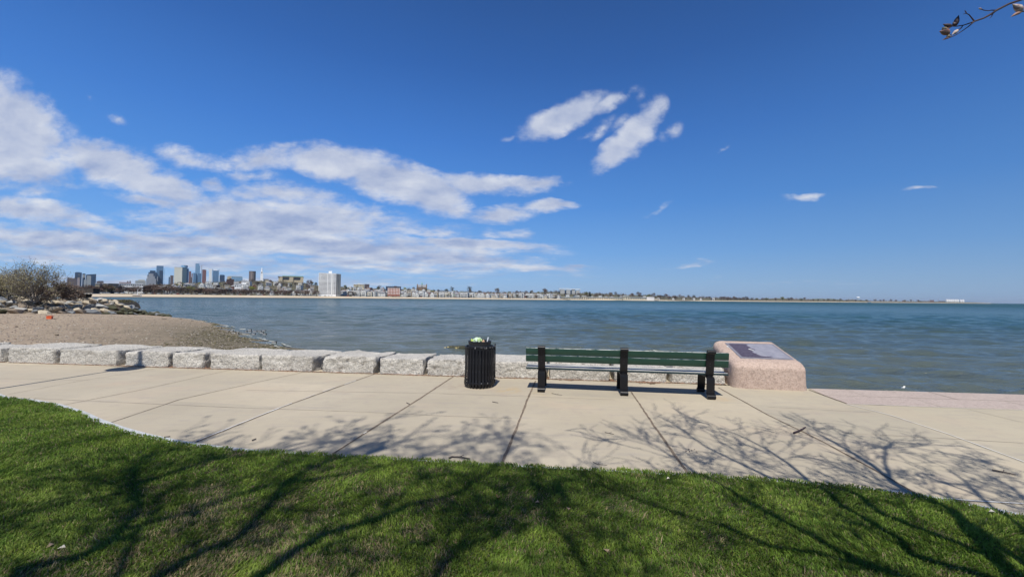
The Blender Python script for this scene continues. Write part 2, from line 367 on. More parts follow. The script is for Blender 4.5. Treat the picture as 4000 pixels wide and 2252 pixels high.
class MB:
    def __init__(s): s.v = []; s.f = []; s.mi = []; s.smooth = False
    def add(s, vs, fs, mi=0):
        k = len(s.v); s.v += [tuple(x) for x in vs]; s.f += [tuple(i + k for i in f) for f in fs]; s.mi += [mi] * len(fs)
    def box(s, x0, x1, y0, y1, z0, z1, mi=0, M=None):
        vs = [Vector((x, y, z)) for z in (z0, z1) for x, y in ((x0, y0), (x1, y0), (x1, y1), (x0, y1))]
        if M is not None: vs = [M @ v for v in vs]
        s.add(vs, [(3, 2, 1, 0), (4, 5, 6, 7), (0, 1, 5, 4), (1, 2, 6, 5), (2, 3, 7, 6), (3, 0, 4, 7)], mi)
    def bbox(s, x0, x1, y0, y1, z0, z1, c=0.005, mi=0, M=None):      # chamfered box
        bm = bmesh.new(); bmesh.ops.create_cube(bm, size=1)
        for v in bm.verts: v.co = Vector(((x0 + x1) / 2 + v.co.x * (x1 - x0), (y0 + y1) / 2 + v.co.y * (y1 - y0), (z0 + z1) / 2 + v.co.z * (z1 - z0)))
        bmesh.ops.bevel(bm, geom=bm.edges[:], offset=c, segments=2, affect='EDGES', profile=0.5)
        bm.verts.index_update()
        s.add([(M @ v.co if M is not None else v.co.copy()) for v in bm.verts], [[v.index for v in f.verts] for f in bm.faces], mi); bm.free()
    def tube(s, pts, rads, n=6, mi=0, cap=True):
        pts = [Vector(p) for p in pts]; rings = []
        pu = None
        for i, p in enumerate(pts):
            d = (pts[min(i + 1, len(pts) - 1)] - pts[max(i - 1, 0)])
            if d.length < 1e-9: d = Vector((0, 0, 1))
            d.normalize()
            if pu is None:
                pu = d.orthogonal().normalized()
            else:
                pu = pu - d * pu.dot(d)
                pu = pu.normalized() if pu.length > 1e-6 else d.orthogonal().normalized()
            w = d.cross(pu)
            rings.append([p + (pu * math.cos(2 * math.pi * k / n) + w * math.sin(2 * math.pi * k / n)) * rads[i] for k in range(n)])
        vs = [v for r in rings for v in r]; fs = []
        for i in range(len(pts) - 1):
            for k in range(n):
                a = i * n + k; b = i * n + (k + 1) % n
                fs.append((a, b, b + n, a + n))
        if cap:
            fs.append(tuple(range(n - 1, -1, -1))); fs.append(tuple((len(pts) - 1) * n + k for k in range(n)))
        s.add(vs, fs, mi)
    def lathe(s, prof, n=24, mi=0, c=(0, 0, 0), capt=True):
        vs = []; fs = []
        for r, z in prof:
            for k in range(n):
                a = 2 * math.pi * k / n; vs.append((c[0] + r * math.cos(a), c[1] + r * math.sin(a), c[2] + z))
        for i in range(len(prof) - 1):
            for k in range(n):
                a = i * n + k; b = i * n + (k + 1) % n; fs.append((a, b, b + n, a + n))
        if capt:
            fs.append(tuple(range(n - 1, -1, -1))); fs.append(tuple((len(prof) - 1) * n + k for k in range(n)))
        s.add(vs, fs, mi)
    def prism(s, poly, z0, z1, mi=0, M=None):
        n = len(poly); vs = [Vector((x, y, z0)) for x, y in poly] + [Vector((x, y, z1)) for x, y in poly]
        if M is not None: vs = [M @ v for v in vs]
        s.add(vs, [tuple(range(n - 1, -1, -1)), tuple(range(n, 2 * n))] + [(i, (i + 1) % n, (i + 1) % n + n, i + n) for i in range(n)], mi)
    def hull(s, pts, mi=0):
        bm = bmesh.new()
        for p in pts: bm.verts.new(p)
        r = bmesh.ops.convex_hull(bm, input=bm.verts[:])
        for g in list(set(r['geom_interior'] + r['geom_unused'])):
            if isinstance(g, bmesh.types.BMVert): bm.verts.remove(g)
        bm.verts.index_update()
        s.add([v.co.copy() for v in bm.verts], [[v.index for v in f.verts] for f in bm.faces], mi); bm.free()
    def strip(s, path, th, x0, x1, mi=0):        # bent flat bar: path in (y,z), extruded along x
        n = len(path); P = [Vector((a, b)) for a, b in path]; L = []; Rr = []
        for i in range(n):
            d = (P[min(i + 1, n - 1)] - P[max(i - 1, 0)]).normalized(); nn_ = Vector((-d.y, d.x))
            L.append(P[i] + nn_ * th / 2); Rr.append(P[i] - nn_ * th / 2)
        vs = []
        for x in (x0, x1):
            vs += [(x, p.x, p.y) for p in L] + [(x, p.x, p.y) for p in Rr]
        fs = []
        for i in range(n - 1):
            fs.append((i, i + 1, 2 * n + i + 1, 2 * n + i)); fs.append((n + i + 1, n + i, 3 * n + i, 3 * n + i + 1))
            fs.append((i + 1, i, n + i, n + i + 1)); fs.append((2 * n + i, 2 * n + i + 1, 3 * n + i + 1, 3 * n + i))
        fs.append((0, 2 * n, 3 * n, n)); fs.append((n - 1, 2 * n - 1, 4 * n - 1, 3 * n - 1))
        s.add(vs, fs, mi)
    def mesh(s, name, mats, smooth=None):
        me = bpy.data.meshes.new(name); me.from_pydata(s.v, [], s.f)
        if not isinstance(mats, (list, tuple)): mats = [mats]
        for m in mats: me.materials.append(m)
        if len(mats) > 1: me.polygons.foreach_set('material_index', s.mi)
        bm = bmesh.new(); bm.from_mesh(me); bmesh.ops.recalc_face_normals(bm, faces=bm.faces); bm.to_mesh(me); bm.free()
        if smooth is not None:
            me.polygons.foreach_set('use_smooth', [True] * len(me.polygons))
            try: me.set_sharp_from_angle(angle=R(smooth))
            except Exception: pass
        me.update(); return me
    def build(s, name, mats, parent=None, smooth=None, loc=None, rz=None):
        o = bpy.data.objects.new(name, s.mesh(name, mats, smooth)); COL.objects.link(o)
        if parent is not None: o.parent = parent
        if loc is not None: o.location = loc
        if rz is not None: o.rotation_euler = (0, 0, rz)
        return o
def part(name, me, parent, loc=None):
    o = bpy.data.objects.new(name, me); COL.objects.link(o); o.parent = parent
    if loc is not None: o.location = loc
    return o
def np_mesh(name, verts, loops, starts, mats, attr=None, smooth=False):
    me = bpy.data.meshes.new(name)
    nv_, nl, nf = len(verts), len(loops), len(starts)
    me.vertices.add(nv_); me.vertices.foreach_set('co', np.asarray(verts, np.float32).ravel())
    me.loops.add(nl); me.loops.foreach_set('vertex_index', np.asarray(loops, np.int32))
    me.polygons.add(nf); me.polygons.foreach_set('loop_start', np.asarray(starts, np.int32))
    me.update(calc_edges=True)
    if smooth: me.polygons.foreach_set('use_smooth', np.ones(nf, bool))
    for m in (mats if isinstance(mats, (list, tuple)) else [mats]): me.materials.append(m)
    if attr is not None:
        a = me.color_attributes.new('col', 'FLOAT_COLOR', 'POINT'); a.data.foreach_set('color', np.asarray(attr, np.float32).ravel())
    o = bpy.data.objects.new(name, me); COL.objects.link(o); return o
def grid_obj(name, Xg, Yg, Zg, mat, smooth=True):
    ny, nx = Xg.shape
    v = np.stack([Xg, Yg, Zg], -1).reshape(-1, 3)
    i = np.arange(ny * nx).reshape(ny, nx)
    q = np.stack([i[:-1, :-1], i[:-1, 1:], i[1:, 1:], i[1:, :-1]], -1).reshape(-1)
    return np_mesh(name, v, q, np.arange((ny - 1) * (nx - 1)) * 4, mat, smooth=smooth)

WZ = -1.9                       # sea level
# ================================================================== SETTING
# ---- lawn / curb boundary on the ground
CP = [(0, 1553), (100, 1563), (200, 1580), (300, 1610), (370, 1644), (460, 1676), (559, 1704), (683, 1730), (830, 1751),
      (969, 1762), (1180, 1771), (1400, 1783), (1600, 1796), (1880, 1812), (2159, 1827), (2485, 1843), (2800, 1862), (3000, 1876),
      (3248, 1893), (3496, 1925), (3620, 1945), (3786, 1980), (3890, 1998), (4000, 2021)]
BP = [(-15, 10.4), (-12.5, 9.0), (-10, 7.4)] + [(at_z(x, y, 0).x, at_z(x, y, 0).y) for x, y in CP] + [(4.7, 2.6), (5.6, 1.6), (6.6, 0), (7.6, -2.5), (8.6, -6), (9, -14)]
bx = np.array([p[0] for p in BP]); by = np.array([p[1] for p in BP])
def Yb(x): return np.interp(x, bx, by)
CW = 0.15
# wall line
wl0, wl1 = at_z(0, 1414, 0), at_z(2830, 1501, 0)
wd = (wl1 - wl0).normalized(); wn = Vector((-wd.y, wd.x, 0))
WALL_RZ = math.atan2(wd.y, wd.x)
# promenade slab (polygon) : up to the back of the seawall on the left, to the paver edge on the right
pa = at_z(3162, 1517, 0); pb = at_z(4000, 1541, 0); pdv = (pb - pa).normalized()
left_far = wl0 - wd * 14
edge_l = left_far + wn * 1.25; edge_m = wl1 + wn * 1.25 + wd * 1.1
poly = [(-26, -14), (-26, edge_l.y + 1.2), (edge_l.x, edge_l.y), (edge_m.x, edge_m.y)] + \
       [(pa.x - 0.02, pa.y), ((pa + pdv * 20).x, (pa + pdv * 20).y), ((pa + pdv * 20).x, -14)]
mb = MB(); mb.prism(poly, -3.2, 0.0)
tag(mb.build('promenade', M_CONC), kind='structure')
# pink granite pavers along the water edge, each course laid 4 mm proud
pp = [(3162, 1517), (4000, 1541), (4000, 1599), (3310, 1577), (3230, 1547)]
pv = [at_z(x, y, 0) for x, y in pp]
ext = pdv * 9
mb = MB(); pl_ = [pv[0], pv[0] + pdv * 13, pv[2] + pdv * 9, pv[2], pv[3], pv[4]]
mb.prism([(p.x, p.y) for p in pl_], 0.001, 0.005)
tag(mb.build('paver_band', M_PAVER), kind='structure')
mbf, mbd, mbs = MB(), MB(), MB()
def line(mb_, pts, w, z, jitter=0.0):
    P = [at_z(x, y, 0) for x, y in pts]
    fine = []
    for a, b in zip(P[:-1], P[1:]):
        n = max(1, int((b - a).length / 0.12))
        fine += [a.lerp(b, i / n) for i in range(n)]
    fine.append(P[-1])
    if jitter:
        fine = [p + Vector((rnd.uniform(-1, 1), rnd.uniform(-1, 1), 0)) * jitter for p in fine]
    L = []; Q = []
    for i, p in enumerate(fine):
        d = (fine[min(i + 1, len(fine) - 1)] - fine[max(i - 1, 0)]).normalized(); n = Vector((-d.y, d.x, 0)); ww = w * rnd.uniform(0.75, 1.25) / 2
        L.append(p + n * ww); Q.append(p - n * ww)
    k = len(fine); vs = [(p.x, p.y, z) for p in L + Q]
    mb_.add(vs, [(i, i + 1, k + i + 1, k + i) for i in range(k - 1)])
D = 0.0045
line(mbd, [(1085, 1653 + 0), (1770, 1469)], .020, D, .004) if False else None
line(mbd, [(760, 1728), (1100, 1590), (1350, 1500), (1475, 1456)], .024, D, .003)
line(mbd, [(1300, 1772), (1480, 1657), (1640, 1556), (1775, 1467)], .026, D, .003)
line(mbd, [(1960, 1812), (2020, 1665), (2060, 1560), (2092, 1487)], .028, D, .004)
line(mbd, [(2466, 1530), (2560, 1670), (2620, 1755), (2690, 1850)], .026, D, .004)
line(mbd, [(2806, 1513), (3000, 1620), (3200, 1717), (3400, 1826), (3595, 1936)], .022, D, .003)
line(mbd, [(420, 1654), (700, 1560), (1000, 1493), (1200, 1450)], .013, D, .001)
line(mbd, [(244, 1582), (560, 1520), (940, 1435)], .011, D, .001)
line(mbd, [(30, 1540), (320, 1486), (670, 1429)], .008, D, .001)
line(mbs, [(765, 1724), (1000, 1629), (1140, 1574)], .020, D + .003, .003); line(mbs, [(1345, 1502), (1390, 1486)], .016, D + .003, .003); line(mbs, [(1420, 1694), (1432, 1687)], .02, D + .003, .001)
line(mbs, [(1260, 1530), (1310, 1512)], .014, D + .003, .003)
line(mbs, [(1180, 1560), (1228, 1541)], .012, D + .003, .003)
line(mbs, [(3308, 1578), (3480, 1622), (3700, 1694), (4000, 1804)], .016, D + .003, .001)
line(mbd, [(3160, 1522), (3230, 1548), (3308, 1576)], .022, D + .003, .002)
line(mbs, [(3330, 1577), (3600, 1588), (4000, 1602)], .012, D + .003, .003)
line(mbs, [(3650, 1944), (3800, 1956), (4000, 1968)], .018, D + .003, .002)
line(mbf, [(3215, 1543), (4000, 1568)], .012, D + .003, 0)
for a, b in (((3300, 1520), (3382, 1547)), ((3625, 1530), (3742, 1561)), ((3560, 1553), (3680, 1590)), ((3925, 1566), (4010, 1586)), ((3460, 1524), (3500, 1534))):
    line(mbf if a[0] != 3625 else mbd, [a, b], .012, D + .003, 0)
line(mbf, [(130, 1555), (500, 1572), (900, 1590), (1400, 1607), (1700, 1622), (2000, 1633)], .010, D, .002)
line(mbf, [(960, 1523), (1700, 1535), (2400, 1560)], .010, D, .002)
line(mbf, [(0, 1425), (700, 1437), (1470, 1460), (2100, 1478), (2790, 1508)], .012, D, .003)
line(mbf, [(0, 1478), (350, 1484)], .008, D, .001)
line(mbf, [(3000, 1588), (3400, 1610)], .009, D, .002)
line(mbf, [(3300, 1690), (3700, 1712), (4000, 1730)], .009, D, .002)
line(mbf, [(3780, 1597), (4000, 1650)], .010, D, .001)
tag(mbd.build('pavement_joint', M_JOINT), kind='structure')
tag(mbf.build('pavement_score_line', M_JFAINT), kind='structure')
tag(mbs.build('joint_sealant', M_SEAL), kind='structure')
# curb strip: short granite lengths
mb = MB(); xs = np.concatenate([np.arange(-13, 4.6, 0.18), np.linspace(4.7, 8.8, 40)])
prevn = None; Lp = []; Qp = []
for x in xs:
    p = Vector((x, float(Yb(x)), 0)); q = Vector((x + .02, float(Yb(x + .02)), 0)); d = (q - p).normalized(); n = Vector((-d.y, d.x, 0))
    mid_ = min(1, max(0, min((x + 3.2) / 1.0, (3.6 - x) / .6))); Lp.append(p + n * (CW * .5 * (1 - mid_) + .012 * mid_)); Qp.append(p - n * CW * 0.8)
k = len(xs)
vs = [(p.x, p.y, .006) for p in Lp] + [(p.x, p.y, .006) for p in Qp]
mb.add(vs, [(i, i + 1, k + i + 1, k + i) for i in range(k - 1)])
tag(mb.build('kerb', M_CURB), kind='structure')
# lawn ground
mb = MB(); xs2 = np.linspace(-15, 8.9, 160)
vs = []; 
rows = [0, .04, .12, .3, .6, 1.0]
G = []
for r_ in range(30):
    tt = r_ / 29
    G.append(tt)
Xg = np.tile(xs2, (30, 1)); Yg = np.zeros_like(Xg); Zg = np.zeros_like(Xg)
for r_ in range(30):
    tt = (r_ / 29) ** 2
    Yg[r_] = (Yb(xs2) - 0.03) * (1 - tt) + (-14) * tt
    dd = (Yb(xs2) - 0.03) - Yg[r_]
    Zg[r_] = 0.008 + 0.03 * np.clip(dd / 0.3, 0, 1) + 0.012 * np.sin(Xg[r_] * 1.7 + Yg[r_]) * np.clip(dd / 0.5, 0, 1)
lawn = grid_obj('lawn_soil', Xg, Yg, Zg, M_SOIL)
tag(lawn, kind='structure')
def lawn_z(x, y):
    dd = Yb(x) - 0.03 - y
    return 0.008 + 0.03 * np.clip(dd / 0.3, 0, 1) + 0.012 * np.sin(x * 1.7 + y) * np.clip(dd / 0.5, 0, 1)

# ---- smooth 2-D value noise (numpy) for patches
def vnoise(x, y, seed=0):
    rs = np.random.RandomState(seed); T = rs.rand(256, 256)
    xi = np.floor(x).astype(int); yi = np.floor(y).astype(int); fx = x - xi; fy = y - yi
    fx = fx * fx * (3 - 2 * fx); fy = fy * fy * (3 - 2 * fy)
    g = lambda a, b: T[a % 256, b % 256]
    return (g(xi, yi) * (1 - fx) + g(xi + 1, yi) * fx) * (1 - fy) + (g(xi, yi + 1) * (1 - fx) + g(xi + 1, yi + 1) * fx) * fy
def fbm(x, y, seed=0, o=4):
    r = 0; a = 0.5; s = 0
    for i in range(o):
        r = r + a * vnoise(x * 2 ** i, y * 2 ** i, seed + i); s += a; a *= 0.55
    return r / s
# ---- grass blades
def make_grass():
    P = []
    def sample(n, ylo, yhi, ub, dens_pow):
        y = ylo + (yhi - ylo) * nrng.rand(n) ** dens_pow
        x = (nrng.rand(n) * 2 - 1) * ub * np.maximum(y, 1.2)
        return x, y
    x, y = sample(760000, 2.0, 8.6, 1.42, 1.15)
    x2, y2 = sample(30000, -2, 2.2, 3.4, 1)
    x = np.r_[x, x2]; y = np.r_[y, y2]
    e = fbm(x * 9, y * 9, 3, 2) * 0.10 - 0.05
    k = (y < Yb(x) + 0.018 + e * 0.9) & (x > -14.5)
    x, y = x[k], y[k]; n = len(x)
    z = lawn_z(x, y)
    patch = fbm(x * 1.5, y * 1.5, 11); patch2 = fbm(x * 5, y * 5, 31); fine = fbm(x * 17, y * 17, 51, 2)
    thin = (patch2 < 0.36) & (nrng.rand(n) < 0.55)
    h = (0.017 + 0.016 * nrng.rand(n)) * (0.6 + 0.8 * fine)
    h[thin] *= 0.45
    long_ = nrng.rand(n) < 0.02; h[long_] *= 1.6
    w = 0.0021 + 0.0016 * nrng.rand(n); w = w * (1 + 0.10 * np.clip(y - 3, 0, 5))
    az = nrng.rand(n) * 2 * np.pi; lean = 0.25 + 0.75 * nrng.rand(n)
    wdx = fbm(x * 2.2, y * 2.2, 71) - 0.5; wdy = fbm(x * 2.2, y * 2.2, 77) - 0.5
    dx = np.cos(az) * lean + wdx * 2.2; dy = np.sin(az) * lean + wdy * 2.2
    fa = nrng.rand(n) * np.pi; sx, sy = np.cos(fa) * w, np.sin(fa) * w
    B1 = np.stack([x - sx, y - sy, z - 0.004], -1); B2 = np.stack([x + sx, y + sy, z - 0.004], -1)
    m1 = np.stack([x - sx * .8 + dx * h * .35, y - sy * .8 + dy * h * .35, z + h * .6], -1)
    m2 = np.stack([x + sx * .8 + dx * h * .35, y + sy * .8 + dy * h * .35, z + h * .6], -1)
    T = np.stack([x + dx * h * .95, y + dy * h * .95, z + h * .92], -1)
    V5 = np.stack([B1, B2, m2, m1, T], 1).reshape(-1, 3)
    b = np.arange(n)[:, None] * 5
    lo = np.concatenate([b + 0, b + 1, b + 2, b + 3, b + 3, b + 2, b + 4], 1).reshape(-1)
    st = (np.arange(n)[:, None] * 7 + np.array([0, 4])).reshape(-1)
    # colours
    c = np.zeros((n, 3)); r = nrng.rand(n)
    dark = np.array([.105, .185, .028]); mid = np.array([.185, .290, .042]); bright = np.array([.31, .40, .072]); straw = np.array([.46, .37, .21])
    c[:] = mid
    tt = np.clip((patch - 0.35) / 0.3, 0, 1)[:, None]
    c = dark * (1 - tt) + mid * tt
    q = np.clip((patch2 - 0.45) * 3, 0, 1)[:, None] * 0.7; c = c * (1 - q) + bright * q
    c = c * (0.7 + 0.6 * nrng.rand(n))[:, None]
    sp = np.clip((0.48 - patch2) * 1.8 + (fbm(x * .8, y * .8, 91) - 0.52) * 1.2 + np.clip((4.4 - y) * 0.09, 0, .16) * np.clip(1.6 - np.abs(x + .6) * .45, 0, 1) - np.clip(-x - 3, 0, 3) * .1, 0.05, 0.62)
    isst = nrng.rand(n) < sp
    c[isst] = straw * (0.45 + 0.6 * nrng.rand(isst.sum()))[:, None]
    yel = (~isst) & (nrng.rand(n) < 0.10); c[yel] = np.array([.20, .22, .045]) * (0.7 + .5 * nrng.rand(yel.sum()))[:, None]
    C5 = np.repeat(np.c_[c, np.ones(n)], 5, 0)
    o = np_mesh('grass', V5, lo, st, M_GRASS, C5)
    tag(o, 'short mown green grass with straw patches in front of the walkway', 'grass', kind='stuff')
make_grass()

# ---- sea
def make_sea():
    ys = [5.0]
    while ys[-1] < 220: ys.append(ys[-1] * 1.0042)
    while ys[-1] < 45000: ys.append(ys[-1] * 1.06)
    ys = np.array(ys); us = np.concatenate([np.linspace(-6, -1.55, 18)[:-1], np.linspace(-1.55, 1.55, 520), np.linspace(1.55, 6, 18)[1:]])
    Yg, Ug = np.meshgrid(ys, us, indexing='ij'); Xg = Yg * Ug
    Z = np.zeros_like(Xg); rs = np.random.RandomState(3)
    dist = np.hypot(Xg, Yg)
    sp = np.maximum(Yg * 0.0042, Yg * 0.006)
    for i in range(34):
        lam = 0.55 * (1.16 ** (i % 17)) * rs.uniform(.9, 1.1)
        th = rs.normal(R(262), R(24)); k = 2 * np.pi / lam
        a = 0.0088 * lam ** 0.95 * rs.uniform(.6, 1.2)
        ph = rs.rand() * 6.28
        s = np.sin(k * (Xg * math.cos(th) + Yg * math.sin(th)) + ph + 1.6 * vnoise(Xg / (lam * 5), Yg / (lam * 5), i))
        fade = np.clip((lam / 3.2 / np.maximum(sp, 1e-6) - 0.8), 0, 1)
        Z += a * (s + 0.25 * s * np.abs(s)) * fade
    amp = (0.55 + 0.9 * fbm(Xg / 9, Yg / 9, 40, 3)) * np.clip((240 - dist) / 120, 0, 1)
    sheltered = np.clip((Xg + 22) / 30, 0.65, 1)
    sheltered = np.maximum(sheltered, np.clip((Yg - 60) / 60, 0, 1))
    Z = Z * amp * sheltered * 0.9
    o = grid_obj('sea', Xg, Yg, Z + WZ, M_SEA); tag(o, kind='structure')
make_sea()
# sea floor under everything
mb = MB(); mb.box(-42000, 42000, -15, 45000, -5.2, -4.6)
tag(mb.build('seabed', M_BEACH), kind='structure')

# ---- shingle beach below the wall
SH = [(600, 1231), (700, 1241), (800, 1253), (870, 1272), (940, 1302), (1000, 1327), (1080, 1353), (1135, 1372)]
SHP = [at_z(x, y, WZ) for x, y in SH]
SHP = [Vector((-140, 74, 0)), Vector((-80, 72, 0))] + SHP + [Vector((-8, 15.5, 0)), Vector((2, 12.2, 0)), Vector((12, 9, 0))]
def shore_sd(x, y):
    best = np.full(x.shape, 1e9); sgn = np.ones(x.shape)
    for a, b in zip(SHP[:-1], SHP[1:]):
        dx, dy = b.x - a.x, b.y - a.y; L2 = dx * dx + dy * dy
        tt = np.clip(((x - a.x) * dx + (y - a.y) * dy) / L2, 0, 1)
        px_, py_ = a.x + tt * dx, a.y + tt * dy
        d = np.hypot(x - px_, y - py_); cr = dx * (y - a.y) - dy * (x - a.x)
        k = d < best; best = np.where(k, d, best); sgn = np.where(k, np.where(cr < 0, 1, -1), sgn)
    return best * sgn
def beach_z(x, y):
    x = np.asarray(x, float); y = np.asarray(y, float)
    d = shore_sd(x, y)
    z = WZ + np.where(d > 0, 1.35 * (1 - np.exp(-d * 0.078)), d * 0.09)
    return np.maximum(z + 0.05 * (fbm(x / 2.2 + 50, y / 2.2 + 50, 8) - 0.5) + 0.03 * (fbm(x * 1.6 + 90, y * 1.6 + 90, 9, 2) - .5), -4.5)
gx = np.concatenate([np.arange(-150, -60, 2.0), np.arange(-60, 14, 0.33)]); gy = np.concatenate([np.arange(9.5, 60, 0.33), np.arange(60, 100, 1.0)])
Xg, Yg = np.meshgrid(gx, gy); tag(grid_obj('beach', Xg, Yg, beach_z(Xg, Yg), M_BEACH), kind='structure')

M_PEB = simple('pebble', (0.34, 0.29, 0.24), (0.15, 0.125, 0.10), 0.9, 0.85, kind='Object', detail=6)
def shell_mat():
    m, t, b = material('pebble_mix')
    at = t.new('ShaderNodeAttribute'); at.attribute_name = 'col'; t.put(b.inputs['Base Color'], at.outputs['Color']); b.inputs['Roughness'].default_value = 0.85
    return m
M_MIX = shell_mat()
def scatter_bits(name, x, y, z, size, cols, flat=0.5, label='', cat=''):
    n = len(x); base = np.array([[1, 0, 0], [0, 1, 0], [-1, 0, 0], [0, -1, 0], [0, 0, 1], [0, 0, -.4]], float)
    V6 = np.repeat(base[None], n, 0) * (0.6 + 0.8 * nrng.rand(n, 6, 1)); V6[:, :, 2] *= flat
    sx = size * (0.6 + 1.0 * nrng.rand(n)); sy = size * (0.5 + 0.6 * nrng.rand(n)); V6[:, :, 0] *= sx[:, None]; V6[:, :, 1] *= sy[:, None]; V6[:, :, 2] *= size[:, None]
    a = nrng.rand(n) * 6.28; c, s_ = np.cos(a)[:, None], np.sin(a)[:, None]
    X = V6[:, :, 0] * c - V6[:, :, 1] * s_; Y = V6[:, :, 0] * s_ + V6[:, :, 1] * c
    P = np.stack([X + x[:, None], Y + y[:, None], V6[:, :, 2] + z[:, None]], -1).reshape(-1, 3)
    f = np.array([[0, 1, 4], [1, 2, 4], [2, 3, 4], [3, 0, 4], [1, 0, 5], [2, 1, 5], [3, 2, 5], [0, 3, 5]])
    lo = (np.arange(n)[:, None, None] * 6 + f[None]).reshape(-1)
    o = np_mesh(name, P, lo, np.arange(n * 8) * 3, M_MIX, np.repeat(np.c_[cols, np.ones(n)], 6, 0))
    tag(o, label, cat, kind='stuff')
def beach_bits():
    n = 15000
    y = 11 + 50 * nrng.rand(n) ** 1.7; x = -y * 1.32 * nrng.rand(n) + 0; x = x - 4
    d = shore_sd(x, y); k = (d > -0.3) & (x > -70); x, y, d = x[k], y[k], d[k]; n = len(x)
    pal = np.array([[.45, .40, .34], [.30, .25, .21], [.12, .10, .085], [.20, .165, .135], [.60, .55, .46], [.33, .22, .16]])
    c = pal[nrng.choice(6, n, p=[.24, .26, .17, .20, .06, .07])] * (.8 + .4 * nrng.rand(n, 1))
    scatter_bits('beach_pebbles', x, y, beach_z(x, y) + .008, 0.020 + 0.045 * nrng.rand(n) ** 3 + y * .0004, c, .5, 'loose pebbles and shell fragments strewn over the brown shingle beach', 'pebbles')
    n = 9000
    tt = nrng.rand(n); idx = (tt * 0.999 * (len(SHP) - 4)).astype(int) + 2
    A = np.array([[p.x, p.y] for p in SHP]); fr = nrng.rand(n)[:, None]; P = A[idx] * (1 - fr) + A[np.minimum(idx + 1, len(A) - 1)] * fr
    off = nrng.rand(n) ** 1.6 * 8.5 * np.clip((52 - P[:, 1]) / 30, .08, 1) - 0.2
    aa = 0.93 + 0.5 * nrng.randn(n); x = P[:, 0] - off * np.cos(aa); y = P[:, 1] - off * np.sin(aa)
    d = shore_sd(x, y); k = (d > -.15) & (y > 11) & (y < 55) & (fbm(x * .6, y * .6, 17) > .42); x, y, d = x[k], y[k], d[k]; n = len(x)
    pal = np.array([[.055, .048, .020], [.12, .105, .045], [.20, .175, .08], [.03, .027, .014], [.40, .35, .24]])
    c = pal[nrng.choice(5, n, p=[.3, .28, .2, .12, .10])]
    scatter_bits('seaweed_wrack', x, y, beach_z(x, y) + .012, 0.03 + 0.07 * nrng.rand(n) ** 2, c, .35, 'dark olive seaweed and wrack washed up along the waterline', 'seaweed')
beach_bits()
# foam at the water's edge
M_FOAM = simple('foam', (0.46, 0.46, 0.40), (0.24, 0.25, 0.23), 4, 0.9)
def foam():
    mb = MB(); rr = random.Random(4)
    def patch(px, py, L, w, ang):
        c = at_z(px, py, WZ + .05); n = 14; poly = []
        for i in range(n):
            a = 2 * math.pi * i / n; r = 1 + rr.uniform(-.3, .3)
            x = L * math.cos(a) * r; y = w * math.sin(a) * r
            poly.append((c.x + x * math.cos(ang) - y * math.sin(ang), c.y + x * math.sin(ang) + y * math.cos(ang)))
        zz = WZ + .03 + .0017 * len(mb.f) % .04; mb.prism(poly, zz, zz + .012)
    dirang = math.atan2(SHP[6].y - SHP[8].y, SHP[6].x - SHP[8].x)
    for px, py, L, w in ((885, 1271, 1.3, .14), (908, 1275, .5, .1), (947, 1284, .55, .25), (915, 1277, .4, .1)): patch(px, py, L, w, dirang)
    for i in range(26):
        f = i / 25; px = 935 + f * 200; py = 1301 + f * 50 + rr.uniform(-1.5, 1.5)
        if rr.random() < .8: patch(px, py, rr.uniform(.25, .7), rr.uniform(.03, .11), dirang + rr.uniform(-.1, .1))
    for i in range(30):
        a, b = SH[i % 7], SH[i % 7 + 1]; f = rr.random(); patch(a[0] + (b[0] - a[0]) * f + 2, a[1] + (b[1] - a[1]) * f - .5, rr.uniform(.2, .6), rr.uniform(.03, .07), dirang)
    tag(mb.build('foam', M_FOAM), 'pale foam lines where ripples break along the beach edge', 'foam', kind='stuff')
foam()

